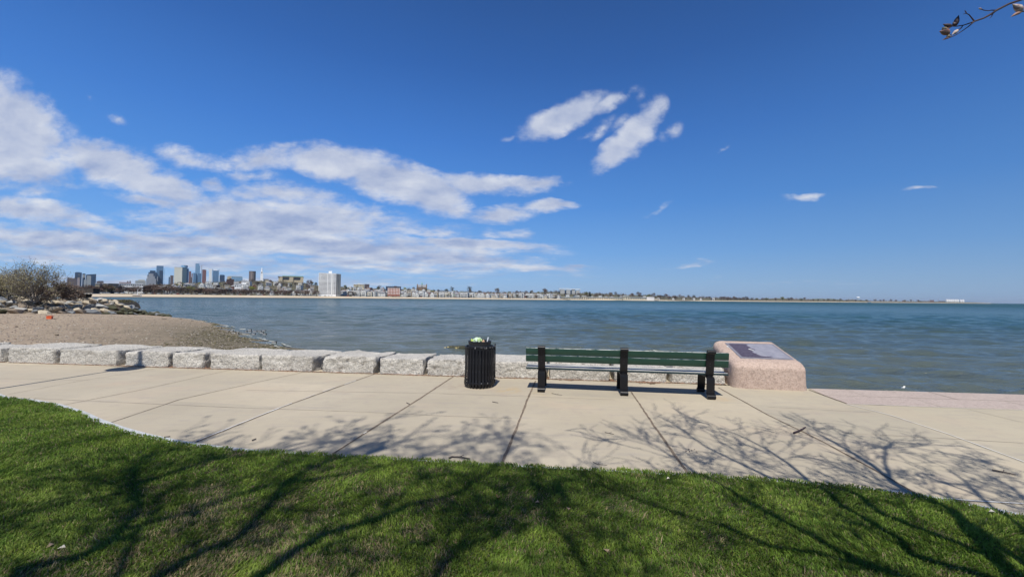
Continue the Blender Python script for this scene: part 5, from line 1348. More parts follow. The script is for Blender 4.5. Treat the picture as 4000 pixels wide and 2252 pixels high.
M_SANDF = simple('pale_sand', (.56, .47, .34), (.47, .385, .27), .02, .95); M_SANDW = simple('wet_sand', (.22, .17, .12), (.17, .135, .10), .02, .7)
M_LAND = simple('winter_ground', (.11, .095, .06), (.07, .075, .035), .03, 1.0); M_SEAW = simple('seawall_concrete', (.42, .38, .31), (.34, .30, .25), .05, .9)
cols = np.arange(-300, 3881, 14)
def strip_obj(name, offs, mat, zadd=0.0):
    V_ = []; 
    for o_ in offs:
        row = []
        for px in cols:
            p = shore_pt(px, o_(px), zadd); row.append(p)
        V_.append(row)
    A = np.array([[list(p) for p in r] for r in V_]); tag(grid_obj(name, A[:, :, 0], A[:, :, 1], A[:, :, 2], mat), kind='structure')
strip_obj('far_beach_wet_sand', [lambda p: -30, lambda p: 0, lambda p: sandw(p) * .22], M_SANDW)
strip_obj('far_beach_sand', [lambda p: sandw(p) * .22, lambda p: sandw(p) * .6, lambda p: sandw(p)], M_SANDF)
strip_obj('hillside', [lambda p: sandw(p), lambda p: sandw(p) + 30, lambda p: 130 * sc(p) + 60, lambda p: 300 * sc(p), lambda p: 480 * sc(p), lambda p: 700 * sc(p), lambda p: 1300 * sc(p)], M_LAND)

def zone(px):
    for lim, n in ((360, 'behind the shrubby point'), (570, 'near the long white flats'), (675, 'below the stepped tower'), (745, 'below the pale octagonal tower'), (812, 'below the tall blue tower'), (900, 'below the twin-pier glass tower'), (985, 'left of the church steeple'), (1080, 'below the church steeple'),
                   (1160, 'below the hilltop school'), (1243, 'left of the apartment tower'), (1335, 'around the apartment tower'), (1420, 'right of the apartment tower'), (1510, 'left of the brick block'), (1570, 'around the brick block'), (1640, 'below the copper cupola church'),
                   (1740, 'right of the cupola church'), (1850, 'midway along the beach front'), (1980, 'further along the beach front'), (2090, 'toward the long bathhouse'), (2190, 'just left of the long bathhouse'), (2350, 'behind the bathhouse left half'), (2530, 'behind the bathhouse right half'), (2680, 'right of the white cube building'), (2850, 'by the small harbour'), (3050, 'on the wooded knoll'), (9999, 'on the far low point')):
        if px < lim: return n
# ---- house prototypes
M_WIN = simple('window_glass', (.035, .045, .06), (.06, .07, .085), 1, .5, spec=.15)
M_ROOFG = simple('grey_roof', (.27, .27, .28), (.20, .20, .21), .5, .9); M_ROOFW = simple('white_roof', (.68, .68, .66), (.6, .6, .58), .5, .8); M_ROOFB = simple('brown_roof', (.14, .10, .08), (.10, .075, .06), .5, .9)
WALLC = {'white': (.80, .80, .77), 'cream': (.66, .60, .48), 'pale grey': (.58, .59, .59), 'blue-grey': (.24, .29, .35), 'brick': (.27, .12, .085), 'tan': (.40, .32, .23), 'dark brown': (.10, .07, .055), 'pale green': (.40, .46, .40)}
HP = {}
def house_proto(colname, kind, seed):
    key = (colname, kind)
    if key in HP: return HP[key]
    c = WALLC[colname]; wm = MATS.get('wall_' + colname) or simple('wall_' + colname, c, tuple(x * .82 for x in c), .4, .85); MATS['wall_' + colname] = wm
    h = {}
    rm = M_ROOFG if kind != 'flat' else M_ROOFW
    if colname in ('tan', 'brick') and kind == 'gable': rm = M_ROOFB
    root = empty('house'); H = {'gable': 6.2, 'flat': 9.6, 'hip': 6.4}[kind]; w, d = {'gable': (8, 11), 'flat': (8.5, 12), 'hip': (10, 10)}[kind]
    m = MB(); m.box(-w / 2, w / 2, 0, d, -3, H)
    if kind == 'gable': m.add([(-w / 2, 0, H), (w / 2, 0, H), (0, 0, H + 3.6), (-w / 2, d, H), (w / 2, d, H), (0, d, H + 3.6)], [(0, 1, 2), (4, 3, 5)])
    m.build('wall', wm, root)
    m = MB()
    if kind == 'gable':
        e = .5; V_ = [(-w / 2 - e, -e, H - .45), (0, -e, H + 3.65), (w / 2 + e, -e, H - .45), (-w / 2 - e, d + e, H - .45), (0, d + e, H + 3.65), (w / 2 + e, d + e, H - .45)]
        V_ += [(x, y, z + .3) for x, y, z in V_]
        m.add(V_, [(0, 1, 4, 3), (1, 2, 5, 4), (6, 9, 10, 7), (7, 10, 11, 8), (0, 6, 7, 1), (1, 7, 8, 2), (3, 4, 10, 9), (4, 5, 11, 10), (0, 3, 9, 6), (2, 8, 11, 5)])
    elif kind == 'flat': m.box(-w / 2 - .35, w / 2 + .35, -.35, d + .35, H + .01, H + .55)
    else:
        e = .6; m.add([(-w / 2 - e, -e, H + .01), (w / 2 + e, -e, H + .01), (w / 2 + e, d + e, H + .01), (-w / 2 - e, d + e, H + .01), (-1.5, d / 2, H + 3), (1.5, d / 2, H + 3)], [(0, 1, 5, 4), (1, 2, 5), (2, 3, 4, 5), (3, 0, 4), (3, 2, 1, 0)])
    m.build('roof', rm, root)
    m = MB(); m.box(-.55, .55, -.22, .02, 0, 1.7); wme = m.mesh('window', M_WIN)
    for zz in ([1.0, 3.9] if kind != 'flat' else [.9, 3.9, 6.9]):
        for xx in (-w * .3, 0, w * .3): part('window', wme, root, (xx, 0, zz))
    m = MB()
    if kind == 'flat':
        for zz in (3.1, 6.1): m.box(-w * .30, w * .30, -1.6, -.01, zz, zz + .18); m.box(-w * .30, w * .30, -1.62, -1.55, zz + .181, zz + 1.0)
        m.box(-w * .3 - .15, -w * .3, -1.6, -1.45, 0, 9.2); m.box(w * .3, w * .3 + .15, -1.6, -1.45, 0, 9.2); m.build('porch', MATS.get('wall_white') or wm, root)
    else:
        m.box(w * .18, w * .30, d * .4, d * .5, H, H + 4.3); m.build('chimney', MATS.get('wall_brick') or M_ROOFB, root)
    HP[key] = root; root['used'] = 0; return root
HUSED = set()
def put_house(px, off, colname, kind, scale, rz=None, row=''):
    pr = house_proto(colname, kind, 1)
    if pr.name in HUSED: o = copy_tree(pr)
    else: o = pr; HUSED.add(pr.name)
    if 'used' in o: del o['used']
    o.location = shore_pt(px, off); o.scale = (scale,) * 3; o.rotation_euler = (0, 0, rz if rz is not None else rnd.uniform(-.35, .35) - (px - 2000) / F * .7)
    kd = {'gable': 'gabled', 'flat': 'flat-roofed', 'hip': 'hip-roofed'}[kind]
    later(o, f'{colname} {kd} house', f'{row} {zone(px)}', px, 'house', 'houses across the bay')
house_proto('brick', 'gable', 1); house_proto('white', 'gable', 1)
# ---- tree prototypes
def far_tree_mesh(seed, kind):
    rr = random.Random(seed); m = MB(); cl = []
    nC = 26 if kind != 'conifer' else 22
    for i in range(nC):
        if kind == 'conifer': f = rr.random(); z = 2 + 9 * f; r = 2.6 * (1 - f) + .3; a = rr.uniform(0, 6.28); cl.append((Vector((math.cos(a) * r * .7, math.sin(a) * r * .7, z)), 1.0))
        else:
            v = Vector((rr.gauss(0, 1), rr.gauss(0, 1), rr.gauss(0, .8))).normalized() * (rr.random() ** .4); cl.append((Vector((v.x * 4.0, v.y * 4.0, 6.6 + v.z * 3.4)), 1.25))
    for c, s_ in cl:
        for k in range(13 if kind == 'bare' else 16):
            q = c + Vector((rr.gauss(0, .75), rr.gauss(0, .75), rr.gauss(0, .6))) * s_
            a = Vector((rr.gauss(0, 1), rr.gauss(0, 1), rr.gauss(0, 1) + (1.0 if kind == 'bare' else 0))).normalized(); b = a.orthogonal().normalized()
            l, w = (rr.uniform(.5, 1.0), rr.uniform(.12, .28)) if kind == 'bare' else (rr.uniform(.35, .6), rr.uniform(.3, .5))
            m.add([q + a * l, q + b * w, q - a * l, q - b * w], [(0, 1, 2, 3)])
    t_ = MB(); t_.tube([(0, 0, -2), (0, 0, 2.5), (.2, .1, 6)], [.35, .28, .12], 6)
    if kind == 'bare':
        for i in range(7):
            a = rr.uniform(0, 6.28); t_.tube([(0, 0, 2.2 + rr.random() * 1.5), (math.cos(a) * 1.5, math.sin(a) * 1.5, 5.2), (math.cos(a) * 2.8, math.sin(a) * 2.8, 8.2)], [.16, .10, .03], 4)
    return m, t_
TREEC = {'bare brown': ((.125, .085, .068), (.085, .060, .050), 'bare'), 'bare grey': ((.155, .13, .11), (.11, .095, .085), 'bare'), 'budding olive': ((.13, .135, .05), (.09, .095, .04), 'leafy'),
         'fresh yellow-green': ((.24, .24, .055), (.16, .18, .04), 'leafy'), 'dark evergreen': ((.020, .035, .022), (.012, .022, .015), 'conifer')}
TPR = {}
for cn, (a, b, kd) in TREEC.items():
    mt = simple('crown_' + cn.replace(' ', '_').replace('-', '_'), a, b, .25, 1.0, spec=.1); TPR[cn] = []
    for k in range(3):
        cm_, tm_ = far_tree_mesh(77 + k * 13 + len(cn), kd); TPR[cn].append((cm_.mesh('crown', mt), tm_.mesh('trunk', M_BARK)))
def put_tree(px, off, cn, s_, row='', sx=1.0):
    cm_, tm_ = TPR[cn][rnd.randrange(3)]; o = empty('tree', shore_pt(px, off, -.3), rnd.uniform(0, 6.28)); part('crown', cm_, o); part('trunk', tm_, o)
    o.scale = (s_ * sx, s_ * sx, s_ * rnd.uniform(.85, 1.12)); later(o, f'{cn} tree', f'{row} {zone(px)}', px, 'tree', 'trees across the bay')

rr = random.Random(101)
def pick(r, opts):
    x = r.random() * sum(w for _, w in opts); 
    for v, w in opts:
        x -= w
        if x <= 0: return v
    return opts[-1][0]
HC = [('white', 10), ('cream', 2), ('pale grey', 3), ('blue-grey', 1.5), ('brick', .9), ('tan', 1.3), ('dark brown', .7), ('pale green', .5)]
SOL = [(370, 570), (1243, 1331), (1514, 1563), (1088, 1186), (2184, 2266)]
# front row of beach houses, 1335..2185 and a few left of the tower
px = 1340
while px < 2180:
    if not (1505 < px < 1572): put_house(px, sandw(px) + rr.uniform(32, 48), pick(rr, HC), pick(rr, [('flat', 3), ('gable', 2.4), ('hip', .8)]), rr.uniform(1.15, 1.55), row='front')
    px += rr.uniform(9, 15) * (1.15 if px < 1700 else .95)
for px in (1013, 1066, 1145, 1170, 1190, 1215, 1237): put_house(px, sandw(px) + 34, 'white', 'gable' if px < 1180 else 'flat', rr.uniform(.8, 1.1), row='front')
px = 1346
while px < 2170:
    if not (1500 < px < 1576): put_house(px, sandw(px) + rr.uniform(66, 84), pick(rr, HC), pick(rr, [('flat', 4), ('gable', 2)]), rr.uniform(1.2, 1.6), row='second')
    px += rr.uniform(12, 18)
# mid rows up the slope
for lo, hi, off, n in ((575, 1240, 170, 24), (600, 1240, 260, 22), (680, 1240, 340, 18), (1340, 1900, 120, 26), (1340, 1760, 220, 24), (1350, 1720, 330, 18), (1900, 2550, 130, 24), (2560, 2800, 70, 6)):
    for i in range(n):
        px = lo + (hi - lo) * (i + rr.uniform(.1, .9)) / n
        if any(a - 5 < px < b + 5 and off < 100 for a, b in SOL): continue
        put_house(px, off * sc(px) + rr.uniform(-18, 18), pick(rr, HC), pick(rr, [('flat', 3), ('gable', 2), ('hip', 1)]), rr.uniform(.85, 1.3), row='mid-slope' if off < 250 else 'upper')
# trees: dense brown belt along the left shore
px = 235
while px < 1240:
    if rr.random() < .93: put_tree(px, sandw(px) + rr.uniform(10, 55), pick(rr, [('bare brown', 8), ('bare grey', 1), ('budding olive', .5)]), rr.uniform(.95, 1.3) * (1.35 if 570 < px < 760 else 1), 'shoreline', 1.25)
    px += rr.uniform(8.5, 13)
px = 560
while px < 1235:
    put_tree(px, rr.uniform(110, 160), pick(rr, [('bare brown', 6), ('bare grey', 2), ('budding olive', 1.4), ('fresh yellow-green', .5)]), rr.uniform(.8, 1.2), 'mid-slope', 1.15); px += rr.uniform(16, 28)
for lo, hi, n, o0, o1, w in ((930, 1245, 16, 330, 470, [('bare brown', 4), ('budding olive', 3), ('bare grey', 2)]), (600, 930, 10, 250, 420, [('fresh yellow-green', 1.5), ('budding olive', 2), ('bare brown', 2)]),
                             (1340, 2180, 28, 90, 130, [('bare grey', 4), ('bare brown', 3), ('budding olive', 2)]), (1620, 2560, 42, 300, 420, [('bare brown', 4), ('bare grey', 3), ('budding olive', 2)]),
                             (1340, 1640, 8, 350, 460, [('bare grey', 3), ('budding olive', 2)]), (2180, 2560, 20, 150, 260, [('bare grey', 3), ('bare brown', 4), ('budding olive', 1)]), (2540, 2800, 24, 60, 300, [('bare grey', 3), ('bare brown', 5)]), (2815, 2925, 16, 30, 130, [('bare brown', 6), ('bare grey', 1)])):
    for i in range(n):
        px = lo + (hi - lo) * (i + rr.uniform(.05, .95)) / n
        if 1243 < px < 1331 and o0 < 200: continue
        put_tree(px, rr.uniform(o0, o1) * (sc(px) if o0 > 100 else 1), pick(rr, w), rr.uniform(.8, 1.3) * zlerp([(0, 1), (1600, 1.0), (2000, 1.15), (2900, 1.5)], px), 'skyline' if o0 > 300 else 'shoreline' if o0 < 70 else 'mid-slope')
for px, off, cn, s_ in ((702, 260, 'fresh yellow-green', 1.0), (640, 250, 'fresh yellow-green', 1.1), (545, 200, 'fresh yellow-green', .9), (780, 150, 'fresh yellow-green', 1.2), (985, 230, 'fresh yellow-green', 1.5), (1068, 110, 'fresh yellow-green', 1.2), (1352, 300, 'dark evergreen', 1.3), (1361, 300, 'dark evergreen', 1.0),
                        (2072, 330, 'dark evergreen', 1.4), (2305, 200, 'dark evergreen', 1.9), (2430, 250, 'dark evergreen', 1.3), (1208, 430, 'bare brown', 1.9), (1765, 420, 'bare grey', 1.9), (1832, 420, 'bare grey', 2.2), (1942, 380, 'bare grey', 2.2), (2128, 380, 'bare brown', 2.1), (2495, 330, 'bare brown', 2.2), (1480, 400, 'bare brown', 1.6), (2385, 260, 'bare grey', 2.0), (1688, 300, 'fresh yellow-green', 1.3), (1582, 380, 'fresh yellow-green', 1.2)):
    put_tree(px, off * sc(px), cn, s_, 'tall')
for i in range(29):
    px = 2930 + i * 24 + rr.uniform(-9, 9)
    if px < 3600: put_tree(px, sandw(px) + rr.uniform(10, 160), pick(rr, [('bare brown', 3), ('budding olive', 1), ('bare grey', 1)]), rr.uniform(1.2, 1.9) * (1 if px < 3150 else .8) * zlerp([(2930, 1), (3600, 1.5)], px), 'low')

# bare scrub and small garden trees between the houses: one uncountable mass
def scrub():
    r2 = random.Random(44); V_ = []; F_ = []; C_ = []
    pal = [(.115, .08, .062), (.14, .115, .095), (.085, .062, .05), (.12, .125, .05), (.07, .06, .045)]
    def clump(c, s, col, n):
        for _ in range(n):
            q = c + Vector((r2.gauss(0, s), r2.gauss(0, s), abs(r2.gauss(0, s * .75)))); a = Vector((r2.gauss(0, 1), r2.gauss(0, 1), r2.gauss(0, 1))).normalized(); b = a.orthogonal().normalized(); l = r2.uniform(.5, 1.1) * s * .55; w = l * r2.uniform(.3, .6); k = len(V_)
            V_.extend([q + a * l, q + b * w, q - a * l, q - b * w]); F_.append((k, k + 1, k + 2, k + 3)); C_.extend([col + (1,)] * 4)
    for i in range(2600):
        u = r2.random()
        if u < .6: px = r2.uniform(560, 1345); off = r2.uniform(70, 475)
        elif u < .93: px = r2.uniform(1335, 2600); off = r2.uniform(60, 470)
        else: px = r2.uniform(2560, 2900); off = r2.uniform(40, 400)
        k = sc(px); o_ = sandw(px) + (off - 50) * k
        clump(shore_pt(px, o_, r2.uniform(-.3, .8)), r2.uniform(1.2, 2.6), pal[r2.choices(range(5), [4, 3, 3, 1.2, 2])[0]], 10)
    for i in range(520):     # low woods along the skyline of the point
        px = r2.uniform(1640, 3650); o_ = (sandw(px) + r2.uniform(380, 470) * sc(px)) if px < 2900 else sandw(px) + r2.uniform(10, 200)
        clump(shore_pt(px, o_, 0), r2.uniform(2.0, 3.4) * zlerp([(1640, 1), (2900, 1.6), (3650, 2.6)], px), pal[r2.choices(range(5), [4, 3, 3, 1, 2])[0]], 14)
    k = len(V_); o = np_mesh('hillside_scrub', np.array([tuple(v) for v in V_]), np.arange(k), np.arange(len(F_)) * 4, M_MIX, np.array(C_)); tag(o, 'bare brown scrub and garden bushes filling the far hillside between houses', 'scrub', kind='stuff')
scrub()

# ---- named buildings
def facade(name, c1, c2, sx, sz, glass=0.0, rough=.5, frac=.5, vertical=False):
    """wall colour with a regular storey / window grid in object space"""
    m, t, b = material(name)
    co = coords(t); s3 = t.new('ShaderNodeSeparateXYZ'); t.put(s3.inputs[0], co)
    fx = t.m('FRACT', t.m('MULTIPLY', t.m('ADD', s3.outputs[0], s3.outputs[1]), 1 / sx)); fz = t.m('FRACT', t.m('MULTIPLY', s3.outputs[2], 1 / sz))
    a = t.m('GREATER_THAN', fx, 1 - frac) if not vertical else t.m('GREATER_THAN', fx, .4)
    c = t.m('GREATER_THAN', fz, 1 - frac) if not vertical else 1.0
    k = t.m('MULTIPLY', a, c)
    col = t.mix(k, c1, c2); n = t.noise(co, .02, 3, .6); col = t.mix(t.ramp(n, [(.4, 0.0), (.7, .35)]), col, tuple(x * .8 for x in c1))
    t.put(b.inputs['Base Color'], col); b.inputs['Roughness'].default_value = rough; b.inputs['Metallic'].default_value = glass
    return m
GL_D = facade('dark_glass', (.030, .055, .10), (.055, .09, .15), 6, 4, .0, .25); GL_B = facade('blue_glass', (.10, .19, .31), (.16, .28, .43), 6, 4, .0, .25)
GL_L = facade('light_glass', (.20, .34, .48), (.15, .25, .38), 8, 4, 0, .3); F_PALE = facade('pale_panel', (.56, .54, .45), (.42, .43, .40), 5, 4, 0, .7, .45); F_PALE2 = facade('grey_panel', (.36, .37, .36), (.28, .30, .31), 5, 4, 0, .7, .45)  # the second panel is simply a greyer tone
F_GRAN = facade('pier_stone', (.50, .50, .50), (.12, .14, .18), 7, 4, 0, .7, vertical=True); F_BRN = facade('brown_tower', (.14, .10, .095), (.08, .065, .07), 7, 4, 0, .6); F_RED = facade('red_tower', (.22, .10, .09), (.12, .06, .06), 7, 4, 0, .6)
F_CONC = facade('concrete_fins', (.26, .22, .20), (.14, .12, .12), 6, 4, 0, .7, vertical=True); F_WHT = facade('white_panel', (.82, .82, .80), (.5, .5, .5), 5, 4, 0, .7, .3); F_DARKBRICK = facade('dark_brick', (.065, .035, .032), (.03, .025, .03), 5, 3.4, 0, .7)
F_TAN = facade('tan_panel', (.46, .39, .27), (.40, .34, .24), 9, 3.4, 0, .7, .3); F_CHAR = facade('charcoal_bay', (.07, .075, .085), (.035, .04, .05), 5, 3.4, 0, .5)
M_WDIM = simple('weathered_white', (.60, .60, .60), (.54, .54, .54), .1, .8); M_OXID = simple('verdigris', (.24, .42, .34), (.20, .36, .30), .1, .8); M_WPAINT = simple('white_paint', (.88, .88, .86), (.82, .82, .80), .3, .7)
def face(root, px):
    p = math.atan((px - 2000) / F); root.rotation_euler = (0, 0, -p); root.scale = (math.cos(p), 1, 1)
def blk(m, x0, x1, yt, yb, Yd, dep, px0, ybase, foot=6):
    """add a box to MB m in coordinates of its root (root at px0, ybase, Yd): photo x range, top and bottom rows"""
    k = Yd / F; o = at_y(px0, ybase, Yd)
    a = at_y(x0, yb, Yd) - o; b = at_y(x1, yt, Yd) - o
    m.box(a.x, b.x, 0, dep, min(at_y(x0, yb, Yd).z, 999) - o.z, b.z)
def bld(name, label, cat, px0, ybase, Yd, parts):
    o = at_y(px0, ybase, Yd); root = empty(name, o); face(root, px0); tag(root, label, cat)
    for pn, mat, boxes in parts:
        m = MB()
        for bx_ in boxes:
            x0, x1, yt, yb = bx_[:4]; dep = bx_[4] if len(bx_) > 4 else 30; y0 = bx_[5] if len(bx_) > 5 else 0
            a = at_y(x0, yb, Yd) - o; b = at_y(x1, yt, Yd) - o; m.box(a.x, b.x, y0, y0 + dep, a.z, b.z)
        m.build(pn, mat, root)
    return root, o
YT = 2600
k_ = YT / F
bld('office_tower', 'dark blue glass office block with shallow dome, leftmost of the distant towers', 'office tower', 305, 1118, YT, [('facade', GL_D, [(291, 320, 1064, 1118, 50)]), ('roof_dome', GL_L, [(296, 315, 1061.5, 1063.9, 30, 5)])])
bld('office_tower', 'lower glass block with pale panel joining the two left dark towers', 'office tower', 327, 1118, YT + 8, [('facade', GL_D, [(320.3, 334, 1068, 1118, 40)]), ('pale_bay', F_PALE2, [(322, 332, 1072, 1084, 6, -4)])])
def wedge():
    Yd = YT; o = at_y(355, 1118, Yd); root = empty('office_tower', o); face(root, 355); tag(root, 'dark glass tower with slanting roof rising to the right, in the left cluster', 'office tower')
    a, b = at_y(334.5, 1118, Yd) - o, at_y(376, 1069, Yd) - o; zl = (at_y(336, 1072.5, Yd) - o).z
    m = MB(); m.add([(a.x, 0, a.z), (b.x, 0, a.z), (b.x, 0, b.z), (a.x, 0, zl), (a.x, 50, a.z), (b.x, 50, a.z), (b.x, 50, b.z), (a.x, 50, zl)], [(0, 1, 2, 3), (5, 4, 7, 6), (1, 5, 6, 2), (4, 0, 3, 7), (3, 2, 6, 7)]); m.build('facade', GL_D, root)
    m = MB(); m.box(a.x + 3, b.x - 5, 10, 40, b.z - 1, b.z + .5) if False else None
wedge()
bld('office_block', 'pale concrete mid-rise in front of the slanting dark tower', 'office block', 347, 1118, YT - 90, [('facade', F_PALE2, [(338, 356, 1078, 1118, 25), (327, 337.9, 1092, 1118, 25)]), ('penthouse', F_PALE, [(340, 354, 1077, 1077.9, 20, 3)])])
bld('office_block', 'small pinkish block in front of the domed dark tower', 'office block', 306, 1118, YT - 120, [('facade', facade('pink_panel', (.44, .34, .30), (.30, .25, .24), 6, 4), [(301, 312, 1084, 1118, 25)]), ('wing', F_BRN, [(262, 300.8, 1088, 1118, 25), (266, 282, 1085, 1087.9, 15, 3)])])
bld('office_block', 'low dark slab to the right of the left tower cluster', 'office block', 390, 1120, YT, [('facade', F_BRN, [(376.5, 405, 1098, 1120, 25)]), ('roof_plant', GL_D, [(384, 404, 1096.5, 1097.9, 15, 3)])])
bld('office_block', 'long low grey building on the skyline left of the stepped tower', 'office block', 550, 1120, YT, [('facade', F_PALE2, [(528, 570, 1096, 1120, 25)]), ('roof_plant', F_PALE, [(540, 566, 1092, 1095.9, 15, 3)])])
bld('office_block', 'low maroon skyline block with two small stair turrets', 'office block', 488, 1120, 1700, [('facade', F_RED, [(465, 512, 1102, 1125, 25)]), ('turret', F_DARKBRICK, [(497, 502, 1097, 1101.9, 8, 2)]), ('turret', F_DARKBRICK, [(506, 511, 1096, 1101.9, 8, 2)])])
bld('office_tower', 'stepped postmodern tower with pale stone piers and dark glass shoulders', 'office tower', 595, 1118, YT, [('facade', GL_D, [(584, 608, 1056, 1118, 40, 6), (578, 613, 1063, 1118, 42, 5), (574, 617, 1074, 1118, 44, 4)]), ('stone_piers', F_GRAN, [(579, 600, 1068, 1118, 6, -5), (574, 605, 1078, 1118, 8, -9), (571, 610, 1088, 1118, 8, -14), (614, 618, 1078, 1118, 4, -3)])])
bld('office_tower', 'tall two-tone glass tower standing directly right of the stepped tower', 'office tower', 625, 1118, YT + 60, [('facade', GL_B, [(609, 639, 1037.5, 1118, 40)]), ('dark_bay', GL_D, [(621, 634, 1056, 1118, 3, -3.5)]), ('side_slab', GL_B, [(639.3, 642.5, 1048, 1118, 36, 2)])])
bld('office_block', 'small dark mid-rise between the two-tone tower and the pale octagon', 'office block', 668, 1118, YT, [('facade', F_BRN, [(664, 678, 1075, 1118, 30)]), ('wing', GL_D, [(658, 663.8, 1081, 1118, 30)])])
def octo():
    Yd = YT - 200; o = at_y(707, 1120, Yd); root = empty('office_tower', o); face(root, 707); tag(root, 'broad pale octagonal tower with windowless-looking panels and a blue glass crown', 'office tower')
    X = lambda px: (at_y(px, 1120, Yd) - o).x
    zt = (at_y(700, 1045.5, Yd) - o).z
    pl = [(X(679), 0), (X(710), -18), (X(729), 20), (X(729), 60), (X(690), 70), (X(679), 40)]
    m = MB(); m.prism(pl, -10, zt); m.build('facade', F_PALE, root)
    m = MB(); m.prism([(X(729.2), 18), (X(736), 24), (X(736), 60), (X(729.2), 60)], -10, zt - 1); m.build('dark_side', GL_B, root)
    m = MB(); m.prism([(a * 1.005, b * 1.005) for a, b in pl], zt + .05, zt + 3.0); m.build('parapet', F_PALE2, root)
    zc = (at_y(718, 1034.5, Yd) - o).z; m = MB(); m.lathe([((X(732) - X(705)) / 2, zt + 3.1), ((X(732) - X(705)) / 2, zc)], 20, c=(X(718.5), 34, 0)); m.build('crown', GL_L, root)
octo()
bld('office_tower', 'brown stepped tower tucked right of the pale octagon', 'office tower', 745, 1118, YT, [('facade', F_RED, [(736.5, 747, 1059, 1118, 30), (747.1, 753, 1067, 1118, 30, 2)]), ('lower_wing', F_BRN, [(742, 752, 1082, 1118, 10, -11)])])
bld('office_tower', 'tallest slim blue glass tower on a wide blue podium', 'office tower', 771, 1118, YT + 100, [('facade', GL_L, [(761, 782, 1037.5, 1118, 36), (763.5, 779.5, 1028.5, 1037.4, 30, 3)]), ('podium', GL_B, [(753.5, 766, 1066, 1118, 8, -9), (772, 788, 1067, 1118, 8, -9)])])
def crane():
    o = at_y(787, 1070, YT + 80); root = empty('tower_crane', o); tag(root, 'tiny construction crane above the roofs right of the tallest blue tower', 'crane'); M_CR = simple('crane_steel', (.35, .37, .40), (.3, .3, .33), .3, .6)
    h = (at_y(787, 1036, YT + 80) - o).z; m = MB(); m.box(-1, 1, -1, 1, 0, h); m.build('mast', M_CR, root); m = MB(); m.add([(-9, 0, h - 1), (16, 0, h + 3), (16, 0, h + 4), (-9, 0, h + .5), (-9, 1, h - 1), (16, 1, h + 3), (16, 1, h + 4), (-9, 1, h + .5)], [(0, 1, 2, 3), (5, 4, 7, 6), (0, 4, 5, 1), (3, 2, 6, 7), (0, 3, 7, 4), (1, 5, 6, 2)]); m.build('jib', M_CR, root)
crane()
bld('office_tower', 'red-brown slab tower right of the tallest blue tower', 'office tower', 795, 1118, YT + 20, [('facade', F_RED, [(788.3, 806, 1053.5, 1118, 34)]), ('roof_plant', F_BRN, [(790, 803, 1052, 1053.4, 20, 4)])])
bld('office_tower', 'twin-pier glass tower with a white slab on its left side', 'office tower', 838, 1118, YT - 100, [('facade', GL_B, [(831, 854, 1056, 1118, 30)]), ('white_slab', F_WHT, [(814.5, 828, 1050, 1118, 32, 2)]), ('pier', GL_D, [(828.2, 831.5, 1049.5, 1118, 8, -4)]), ('pier', GL_D, [(853, 856, 1051, 1118, 8, -4)]), ('roof_screen', F_WHT, [(836, 849, 1052, 1055.9, 14, 6)])])
bld('office_block', 'dark blue rounded-looking mid-rise right of the twin-pier tower', 'office block', 868, 1118, YT - 150, [('facade', GL_D, [(857, 878, 1074, 1118, 30)]), ('roof_plant', GL_B, [(860, 874, 1072, 1073.9, 20, 4)])])
bld('convention_hall', 'wide low glass and tan hall on the skyline left of the cylinder tower', 'hall', 917, 1112, 1900, [('facade', F_TAN, [(887, 904, 1080, 1112, 30)]), ('glass_hall', GL_L, [(904.2, 948, 1081, 1112, 30)]), ('roof_slab', F_PALE2, [(890, 946, 1078.5, 1080.0 - .1, 24, 3)])])
bld('brick_apartment', 'near-black brick apartment block below the glass hall', 'apartment block', 900, 1118, Ds(900) + 330, [('wall', F_DARKBRICK, [(884, 915, 1090, 1118, 20)]), ('stair_tower', F_DARKBRICK, [(896, 905, 1086, 1089.9, 8, 3)])])
def cyl():
    Yd = 1700; o = at_y(985, 1105, Yd); root = empty('round_tower', o); face(root, 985); tag(root, 'round brown concrete residential tower left of the church steeple', 'round tower'); r = (at_y(999, 1100, Yd) - at_y(972, 1100, Yd)).x / 2; h = (at_y(985, 1060, Yd) - o).z
    m = MB(); m.lathe([(r, -15), (r, h)], 28); m.build('drum', F_CONC, root, smooth=40); m = MB(); m.lathe([(r * 1.03, h + .05), (r * 1.03, h + 1.2)], 28); m.build('rim', F_BRN, root)
cyl()
def steeple():
    Yd = Ds(1022) + 455; o = at_y(1022, 1096, Yd); root = empty('steeple_monument', o); face(root, 1022); tag(root, 'slim white marble steeple tower rising above the hilltop trees', 'steeple'); k = Yd / F
    def h(y): return (at_y(1022, y, Yd) - o).z
    M_W = M_WPAINT; m = MB()
    w = k * 5.4; m.box(-w, w, -w, w, -6, h(1072)); m.build('base_shaft', M_W, root)
    m = MB(); m.box(-w * 1.12, w * 1.12, -w * 1.12, w * 1.12, h(1072) + .05, h(1070.5)); m.build('cornice', M_W, root)
    m = MB(); w2 = k * 3.9; m.box(-w2, w2, -w2, w2, h(1070.4), h(1059)); b = m.build('belfry', M_W, root)
    m = MB(); m.box(-w2 * .4, w2 * .4, -w2 - .3, -w2 + .1, h(1068), h(1061)); m.build('louvre', M_WIN, b)
    m = MB(); w3 = k * 2.5; m.lathe([(w3, h(1058.9)), (w3, h(1053)), (w3 * 1.2, h(1052.8)), (w3 * .6, h(1051)), (w3 * .55, h(1048)), (.15, h(1044))], 8); m.build('lantern_spire', M_W, root)
steeple()
